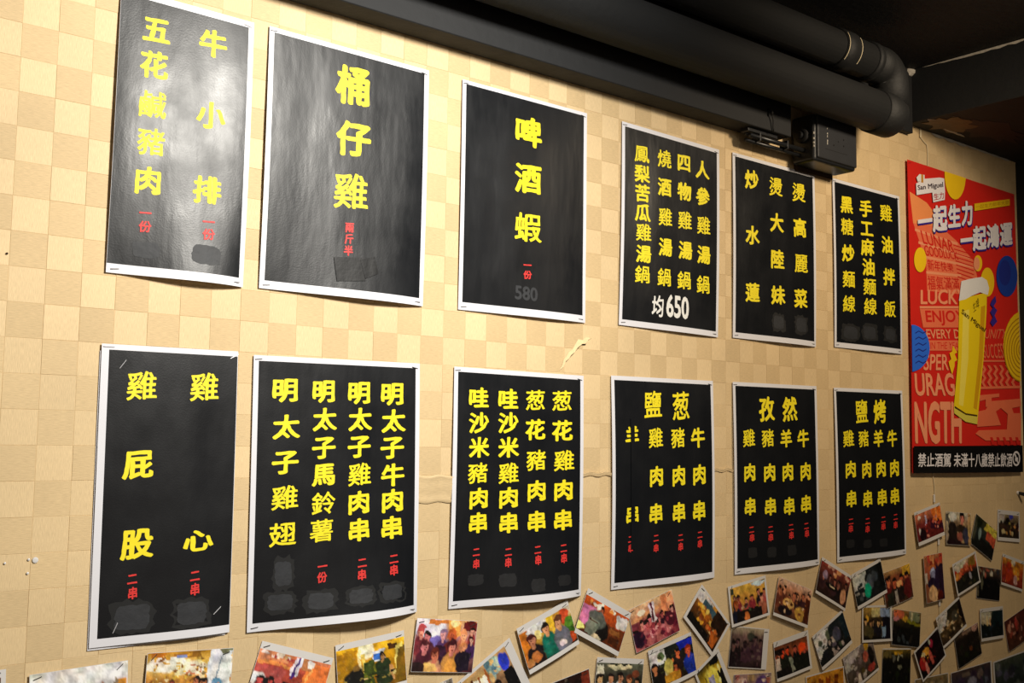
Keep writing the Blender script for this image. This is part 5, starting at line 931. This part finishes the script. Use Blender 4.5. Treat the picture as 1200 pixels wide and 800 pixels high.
photo('m', 'diamond-tilted snapshot with a full white border and golden lights', (.006, .007, .008, .007), [(0, '#c88c38'), (.5, '#6a4018'), (1, '#1c120c')],
    [('r', .0, .0, .45, .3, '#d0ccc8'), ('r', .2, .1, .6, .3, '#3c5460'), ('dab', 16, .05, .3, .6, .75, .07, ['#d89c30', '#e0bc58', '#a8601c', '#8a4418']), ('r', .6, .0, 1, .5, '#2c1c10'), ('dab', 8, .5, .5, .95, .8, .05, ['#d0702c', '#b8501c', '#e0b070']), ('r', .0, .78, .7, 1, '#14100c'), ('r', .76, .55, .95, .95, '#b06024')], 54)
photo('n', 'white-bordered snapshot of a dinner group before a yellow wall', ALL, [(0, '#d8ac48'), (.4, '#c08c3c'), (1, '#1c1410')],
    [('e', .8, .06, .2, .08, '#c8dce8'), ('r', .0, .02, .08, .2, '#3c4438'), ('crowd', 6, .3, .48, .07, ['#b86850', '#c88468'], ['#8a3038', '#241a20', '#a84c48']), ('p', .12, .5, .1, '#9a4a1c', '#b8683c', '#161a2c'), ('p', .87, .5, .1, HR, '#d08c70', '#b06850'), ('r', .12, .72, .85, 1, '#181210'), ('e', .4, .88, .08, .12, '#d07c3c'), ('dab', 10, .25, .55, .8, .75, .035, ['#3c4a38', '#c8a078', '#4a2024'])], 46)
photo('o', 'sepia crowd snapshot tilted clockwise, just right of the dinner group snapshot', (.0005, .0005, .007, .0005), [(0, '#d8b498'), (.25, '#b07a58'), (1, '#4a2c1c')],
    [('crowd', 7, .22, .45, .085, ['#c88c68', '#b06c4c'], ['#6a3828', '#8a5438', '#3c2024']), ('e', .38, .62, .16, .14, '#d8ac68'), ('e', .32, .6, .04, .05, '#4a2010'), ('e', .46, .62, .04, .05, '#4a2010'), ('e', .3, .84, .2, .14, '#20141a'), ('e', .72, .8, .14, .2, '#c89c48'), ('r', .86, .3, .98, .95, '#4a200f'), ('dab', 14, .0, .3, 1, .9, .035, ['#8a5030', '#e0c098', '#3c1c14'])], 46, .006)
photo('p', 'dim purple-brown snapshot in a greenish sleeve, below the dinner group snapshot', (.002, .018, .002, .0005), [(0, '#a89878'), (.2, '#6a5048'), (1, '#241418')],
    [('crowd', 6, .3, .5, .09, ['#6c4a48', '#5c4040'], ['#3c2028', '#4a2c38', '#201418']), ('e', .6, .2, .12, .1, '#3c3c30'), ('dab', 16, .1, .3, .9, .95, .05, ['#4a2c34', '#2a161c', '#6c5450'])], 40, .001, mute=.15)
photo('q', 'snapshot of red and orange faces over black coats, below the sepia crowd', (.012, .007, .007, .001), [(0, '#6a3c20'), (.4, '#a85838'), (.55, '#1c1612'), (1, '#141210')],
    [('crowd', 6, .22, .38, .10, ['#c86048', '#d88c70', '#d84c24'], ['#14120f', '#1c2018', '#0f1010']), ('r', 0, .1, .22, .3, '#201410'), ('r', 0, .4, .14, .75, '#c8b4a0'), ('e', .82, .3, .12, .14, '#e04c1c'), ('q', [(.4, .5), (.48, .5), (.56, .95), (.46, .95)], '#8a8c78'), ('r', .55, .55, .95, .98, '#181a12')], 44)
photo('r', 'white-bordered yellow snapshot with a lilac card, its corner just below the diamond', (.006, .011, .006, .006), [(0, '#3c3418'), (.3, '#c8a828'), (1, '#6a5010')],
    [('e', .5, .5, .35, .4, '#e0cc58'), ('q', [(.35, .2), (.6, .3), (.5, .62), (.28, .52)], '#9c98b8'), ('r', .78, .3, 1, 1, '#14120c'), ('r', .6, 0, 1, .12, '#101010'), ('dab', 12, .1, .2, .9, .9, .06, ['#e8e090', '#a8881c', '#5a4c14'])], 40, .003, size=(.088, .130))
photo('s', 'purple and pink snapshot cut by the bottom edge under the dim purple-brown one', NO, [(0, '#8a7470'), (.3, '#a88478'), (1, '#4a3440')],
    [('e', .2, .25, .14, .16, '#c8a088'), ('e', .45, .1, .1, .1, '#b0906c'), ('e', .75, .3, .2, .25, '#5c4070'), ('dab', 16, .05, .05, .95, .5, .07, ['#d0b8a8', '#7a4c60', '#9c5c50'])], 40)
photo('t', 'tilted snapshot of a dark red dinner table, touching the teal shirt snapshot', TB, [(0, '#8a4034'), (.4, '#4a2820'), (1, '#2a1c18')],
    [('dab', 10, .05, .0, .95, .2, .06, ['#c08858', '#a84438', '#d8a890']), ('crowd', 5, .3, .45, .10, ['#a86c58', '#8c5848'], ['#3c2428', '#2c1c24', '#1c1414']), ('e', .45, .62, .2, .1, '#181210'), ('e', .45, .62, .1, .03, '#d8c8a0'), ('e', .85, .7, .1, .24, '#c08c68'), ('e', .2, .35, .08, .14, '#9c8498')], 46, .006)
photo('u', 'tilted snapshot with white left part and dark grey crowd, below the dinner table', (.007, .0005, .008, .0005), [(0, '#20282c'), (1, '#1a1a18')],
    [('q', [(0, 0), (.5, 0), (.3, .5), (0, .8)], '#d0ccc8'), ('e', .16, .3, .07, .1, '#4c5444'), ('e', .4, .25, .06, .16, '#5c6454'), ('dab', 22, .15, .3, .75, .95, .055, ['#6c6070', '#3c4834', '#a89890', '#1c1c20', '#c0b4ac']), ('e', .66, .45, .12, .24, '#4c4c5c'), ('r', .84, .0, 1, .85, '#182830')], 44, .005)
photo('v', 'orange-yellow snapshot with brown upright bars, cut by the bottom edge', (.003, .003, .003, .003), [(0, '#c88c28'), (1, '#a8641c')],
    [('r', .12, .2, .22, 1, '#8a4814'), ('r', .32, .15, .42, 1, '#7a3c10'), ('r', .52, .15, .64, 1, '#8a4010'), ('r', .74, .12, .86, 1, '#6a300c'), ('dab', 14, .05, .1, .95, .9, .06, ['#d8a040', '#8a4c14'])], 36, .002)
photo('w', 'snapshot with pale fanned left side, below the level white-bordered group snapshot', (.0005, .0005, .006, .0005), [(0, '#8a7c78'), (.5, '#5c5048'), (1, '#3c3424')],
    [('q', [(0, 0), (.62, 0), (.3, .45), (0, .5)], '#b8b0ac'), ('dab', 18, .2, .2, .7, .95, .06, ['#3c342c', '#7a6c68', '#a89c94', '#544a28']), ('e', .76, .12, .08, .16, '#d8a830'), ('e', .68, .4, .08, .16, '#b8604c'), ('e', .85, .5, .09, .26, '#1c1412'), ('e', .8, .82, .14, .1, '#a84438'), ('r', .3, .75, .42, 1, '#c0b8a8')], 40, .004)
photo('x', 'tilted black and white snapshot with a bright teal shirt', (.008, .0005, .008, .0005), [(0, '#1c2224'), (1, '#181c1c')],
    [('q', [(0, 0), (.45, 0), (.34, .5), (0, .5)], '#c4c4bc'), ('e', .55, .45, .12, .26, '#4c545c'), ('dab', 14, .0, .4, .4, .95, .06, ['#4c5050', '#2c3434', '#9c9c94', '#6c7a70']), ('e', .42, .68, .11, .24, '#109878'), ('e', .7, .35, .1, .2, '#3c444c'), ('r', .84, .0, 1, .8, '#0e1010')], 42, .005)
photo('y', 'borderless snapshot of orange-brown dressed people, right of the teal-shirt one', NO, [(0, '#b08c58'), (.2, '#8a4c30'), (.6, '#6c4030'), (1, '#4c3424')],
    [('r', .7, .0, 1, .3, '#d8a838'), ('e', .12, .35, .08, .16, '#2c2430'), ('crowd', 4, .25, .4, .11, ['#c8744c', '#b85c3c'], ['#2c2018', '#5c1c1c', '#a86444']), ('r', .08, .6, .3, 1, '#28281c'), ('r', .36, .62, .46, 1, '#a89c94'), ('r', .5, .6, .66, .95, '#241a18'), ('e', .85, .65, .1, .3, '#5c1c1c'), ('e', .55, .45, .1, .1, '#e0a870')], 42)
photo('z', 'level white-bordered group snapshot with pale blue patch, below the teal shirt', (.005, .008, .006, .005), [(0, '#b89848'), (.35, '#3c3020'), (1, '#14120e')],
    [('r', .3, .0, .62, .3, '#d8c88c'), ('r', .62, 0, 1, .3, '#8c9cb8'), ('e', .14, .35, .08, .12, '#d8a838'), ('crowd', 6, .38, .55, .08, ['#a8865c', '#c8a070'], ['#2c2418', '#1c1a24', '#4c4428']), ('r', .72, .3, 1, 1, '#14101c'), ('r', .68, .62, .84, .92, '#7894b0')], 44)
photo('aa', 'dark borderless snapshot topped with orange flowers and a green strip', NO, [(0, '#8a6c38'), (.25, '#3c3420'), (.5, '#14120e'), (1, '#0e0e10')],
    [('e', .2, .12, .2, .14, '#d0704c'), ('e', .1, .26, .1, .08, '#b87878'), ('r', .55, .0, .95, .3, '#7c8468'), ('r', .62, .02, .7, .26, '#c0bc94'), ('q', [(.5, .2), (1, .36), (1, .44), (.5, .3)], '#8a8420'), ('e', .45, .22, .1, .08, '#c8a030'), ('dab', 10, .2, .5, .9, .95, .05, ['#1c2424', '#242018', '#3c4448'])], 40, .002)
photo('ab', 'very dark snapshot with a faint yellow top strip, below the orange-flower one', (.003, .0005, .0005, .0005), [(0, '#8a742c'), (.12, '#3c3418'), (.3, '#14120c'), (1, '#0c0c0a')],
    [('r', 0, 0, .3, .22, '#6a5c34'), ('e', .55, .1, .16, .05, '#c89828'), ('dab', 8, .35, .15, .75, .3, .05, ['#a8a48c', '#6c6c60']), ('e', .6, .5, .08, .06, '#7c7c68'), ('dab', 8, .1, .5, .95, .98, .06, ['#1c2410', '#14140e'])], 36, .001)
photo('ac', 'steeply tilted white-bordered snapshot of people in red on a black ground', (.005, .005, .005, .005), [(0, '#1c0c0e'), (1, '#180c0c')],
    [('e', .35, .35, .14, .2, '#e0a038'), ('e', .24, .34, .07, .12, '#f0e0a8'), ('e', .15, .55, .12, .24, '#b02824'), ('e', .5, .62, .06, .26, '#c05c50'), ('e', .62, .2, .08, .14, '#a02444'), ('e', .56, .12, .05, .08, '#a8b0a0'), ('e', .25, .8, .06, .22, '#d08474'), ('dab', 8, .2, .4, .7, .9, .05, ['#7c1c1c', '#d0744c', '#2c0c10'])], 40, .003)
photo('ad', 'tilted snapshot with white left side, above the people in red snapshot', (.007, .0005, .007, .0005), [(0, '#28261c'), (.6, '#4c3c24'), (1, '#3c2c1c')],
    [('q', [(0, 0), (.45, 0), (.3, .42), (0, .55)], '#c8c4bc'), ('dab', 26, .1, .3, .95, .95, .055, ['#8c7048', '#b09068', '#2c2014', '#5c4c34', '#c8b490']), ('e', .68, .4, .13, .2, '#4c483c'), ('e', .72, .42, .04, .05, '#b8a890'), ('r', .88, .0, 1, .9, '#1c100c')], 40, .004)
photo('ae', 'snapshot with a glowing orange curtain, just below the red poster', (.008, .0005, .009, .0005), [(0, '#c87c58'), (.4, '#7c2c28'), (1, '#5c1c1c')],
    [('r', .66, 0, 1, .55, '#e07830'), ('r', .78, 0, .84, .5, '#f09850'), ('r', .36, .1, .42, .5, '#c8bcd8'), ('e', .15, .15, .07, .07, '#e8dcc8'), ('q', [(.6, .35), (1, .65), (1, .85), (.5, .7)], '#3c1428'), ('e', .12, .65, .05, .14, '#d8ccc4'), ('e', .22, .8, .12, .25, '#240f14'), ('dab', 18, .2, .35, .9, .95, .05, ['#a83c30', '#c8604c', '#4c1420', '#d89080'])], 42, .005)
photo('af', 'borderless snapshot of a black-haired man, right of the orange curtain snapshot', NO, [(0, '#d0c4a8'), (.3, '#a88c68'), (.5, '#3c3028'), (1, '#241c1c')],
    [('r', 0, .05, .12, .4, '#5c5850'), ('e', .25, .15, .16, .16, '#d8d8c8'), ('p', .64, .16, .15, '#14100e', '#d0806c', '#c0a078'), ('e', .25, .6, .2, .3, '#28201c'), ('e', .6, .5, .18, .14, '#34281c'), ('r', .0, .3, .08, 1, '#b0a088'), ('e', .55, .75, .12, .16, '#8c5448'), ('e', .78, .7, .12, .26, '#3c3c50'), ('r', .88, .0, 1, 1, '#b89868'), ('e', .3, .92, .3, .1, '#281418')], 40)
photo('ag', 'steeply tilted dark snapshot with a yellow and orange right corner', NO, [(0, '#3c3c1c'), (.4, '#2c3430'), (1, '#141410')],
    [('q', [(.5, 0), (1, 0), (1, .3), (.45, .28)], '#d8c850'), ('q', [(.55, .25), (1, .28), (1, .6), (.6, .5)], '#c0583c'), ('e', .3, .5, .07, .2, '#849490'), ('e', .2, .2, .12, .16, '#1c2410'), ('r', .35, .6, 1, 1, '#181814'), ('e', .05, .5, .08, .3, '#4c4c3c')], 36, .001)
photo('ah', 'small level snapshot with wide white bands, nearest the tiny black peg', (.012, .006, .010, .006), [(0, '#8c7c60'), (.4, '#3c2c20'), (1, '#2c2014')],
    [('e', .1, .1, .2, .3, '#b8b0a8'), ('e', .62, .08, .1, .1, '#3c40a0'), ('e', .45, .25, .1, .14, '#14100e'), ('dab', 20, .05, .3, .95, .95, .07, ['#8c7c40', '#c08c50', '#1c1410', '#b8a87c', '#3c1c1c']), ('e', .92, .5, .07, .2, '#2c1014')], 36, .003)
photo('ai', 'upright borderless snapshot of one person in a purple coat, taller than wide', NO, [(0, '#b87c50'), (.25, '#a85c40'), (1, '#7c5438')],
    [('dab', 8, .1, .0, .9, .2, .10, ['#8c3420', '#d08c58', '#c04c38']), ('e', .6, .5, .34, .26, '#2c1c38'), ('r', .72, .25, 1, .98, '#2a1830'), ('e', .42, .28, .18, .08, '#c8703c'), ('e', .42, .36, .15, .08, '#b0b8d8'), ('q', [(.28, .36), (.6, .36), (.5, .6), (.4, .6)], '#7c7c9c'), ('e', .35, .6, .22, .1, '#241834'), ('r', .02, .35, .14, .6, '#c8bcb0'), ('e', .38, .84, .24, .18, '#d8b080'), ('e', .75, .9, .18, .1, '#5c1c14')], 32, .003)
photo('aj', 'white-bordered snapshot with a vivid orange-red crowd above black coats', (.006, .006, .006, .005), [(0, '#c8b494'), (.3, '#c84c24'), (.5, '#28241c'), (1, '#1c1c16')],
    [('q', [(0, 0), (.6, 0), (.3, .3), (0, .3)], '#d4ccb8'), ('r', .65, 0, .95, .35, '#8c6c28'), ('dab', 12, .02, .3, .9, .5, .08, ['#e0502c', '#d87048', '#b83820', '#e8a048']), ('r', .05, .58, 1, 1, '#20201a'), ('e', .65, .62, .05, .14, '#a8a0a4'), ('dab', 8, .1, .6, .9, .95, .05, ['#34341c', '#141412', '#4c4438'])], 38)
photo('ak', 'almost black borderless snapshot with white flecks along its top edge', NO, [(0, '#5c4c3c'), (.2, '#3c3028'), (.35, '#100e10'), (1, '#0b0a0c')],
    [('r', .0, .02, .08, .9, '#6c6450'), ('dab', 12, .05, .0, .75, .25, .06, ['#c0b8a4', '#8c8470', '#5c2c20', '#a85c4c']), ('e', .88, .12, .08, .07, '#2c3038'), ('e', .2, .5, .05, .24, '#5c5c4c')], 34, .001)
photo('al', 'snapshot of two figures in glowing orange-red with white bands, by the right corner', (.009, .0005, .007, .0005), [(0, '#c88c30'), (.4, '#b04820'), (1, '#7c281c')],
    [('e', .3, .5, .16, .4, '#b03c1c'), ('e', .68, .4, .16, .2, '#d89028'), ('e', .5, .1, .1, .12, '#d8d0c0'), ('e', .64, .75, .09, .2, '#d0a8a0'), ('dab', 12, .05, .2, .95, .9, .06, ['#d06c2c', '#8c2c1c', '#e8b050', '#a83c3c'])], 38, .004)
photo('am', 'level snapshot with white bands, pale left strip and dark teal figures', (.010, .003, .008, .003), [(0, '#3c4438'), (.4, '#142020'), (1, '#0e1616')],
    [('q', [(0, 0), (.5, 0), (.42, .5), (0, .45)], '#b8b098'), ('e', .3, .35, .05, .2, '#d0bc8c'), ('e', .42, .4, .04, .15, '#c0986c'), ('r', .56, .0, 1, .6, '#122428'), ('dab', 10, .0, .5, .95, .95, .07, ['#1c2c34', '#0c1418', '#2c3440'])], 38, .004)
photo('an', 'borderless brown-red snapshot at the right edge, beside the dark teal one', NO, [(0, '#4c2018'), (.4, '#5c3020'), (1, '#4c3020')],
    [('dab', 26, .02, .1, .98, .98, .06, ['#8c4434', '#a87464', '#3c1410', '#6c3024', '#b08c78']), ('e', .45, .3, .05, .2, '#a83c34'), ('e', .15, .3, .06, .14, '#c08c74')], 36, .003)
photo('ao', 'dark green-black snapshot with a pinkish spot on its top corner', NO, [(0, '#5c4838'), (.2, '#241c14'), (1, '#10120c')],
    [('e', .85, .06, .14, .14, '#b89484'), ('e', .5, .05, .2, .08, '#8c7464'), ('dab', 12, .05, .2, .95, .95, .08, ['#1c200f', '#14120c', '#28201a', '#20280f']), ('e', .6, .62, .05, .08, '#6c3c1c')], 34, .002)
BIGG = (.004, .004, .004, .004)
photo('ap', 'large dim purple-grey print at the bottom right, left of the grey-green one', (.002, .008, .002, .002), [(0, '#4c3c34'), (.2, '#3c3440'), (1, '#242830')],
    [('dab', 18, .05, .1, .9, .9, .1, ['#4c4460', '#2c3438', '#6c6058', '#3c2c44', '#5c6070']), ('e', .5, .35, .12, .1, '#7c7c8c')], 40, .003, staples=0)
photo('aq', 'large dim grey-green print at the bottom right corner', (.004, .004, .004, .008), [(0, '#444c40'), (.3, '#343c38'), (1, '#1c2824')],
    [('dab', 18, .05, .1, .9, .9, .1, ['#4c5450', '#2c3434', '#5c6460', '#20282c', '#4c4c5c']), ('e', .45, .35, .1, .14, '#2a2c34')], 40, .003, staples=0)
photo('ar', 'dull tan print cut by the bottom edge, below the people in red', (.002, .002, .002, .002), [(0, '#7c6c4c'), (.3, '#6c6448'), (1, '#4c4434')],
    [('dab', 16, .05, .05, .95, .6, .07, ['#8c8064', '#a89878', '#5c5c38', '#7c5c40'])], 34, .002, staples=0)
photo('as', 'dark red-black snapshot cut by the bottom edge, below the green-shirt snapshot', (.001, .0005, .001, .0005), [(0, '#28140f'), (1, '#1c0e0c')],
    [('r', .84, .0, 1, 1, '#7c3420'), ('q', [(.5, .02), (.56, .02), (.5, .3), (.46, .3)], '#6c5c50'), ('dab', 10, .05, .1, .9, .6, .06, ['#3c2018', '#54301c', '#14100e'])], 44)
photo('at', 'grey snapshot corner peeping up at the bottom edge, below a purple group', NO, [(0, '#8c8478'), (.2, '#4c4440'), (1, '#3c342c')],
    [('dab', 8, .1, .0, .9, .2, .08, ['#c8c0b0', '#2c2824', '#7c6c58'])], 20)
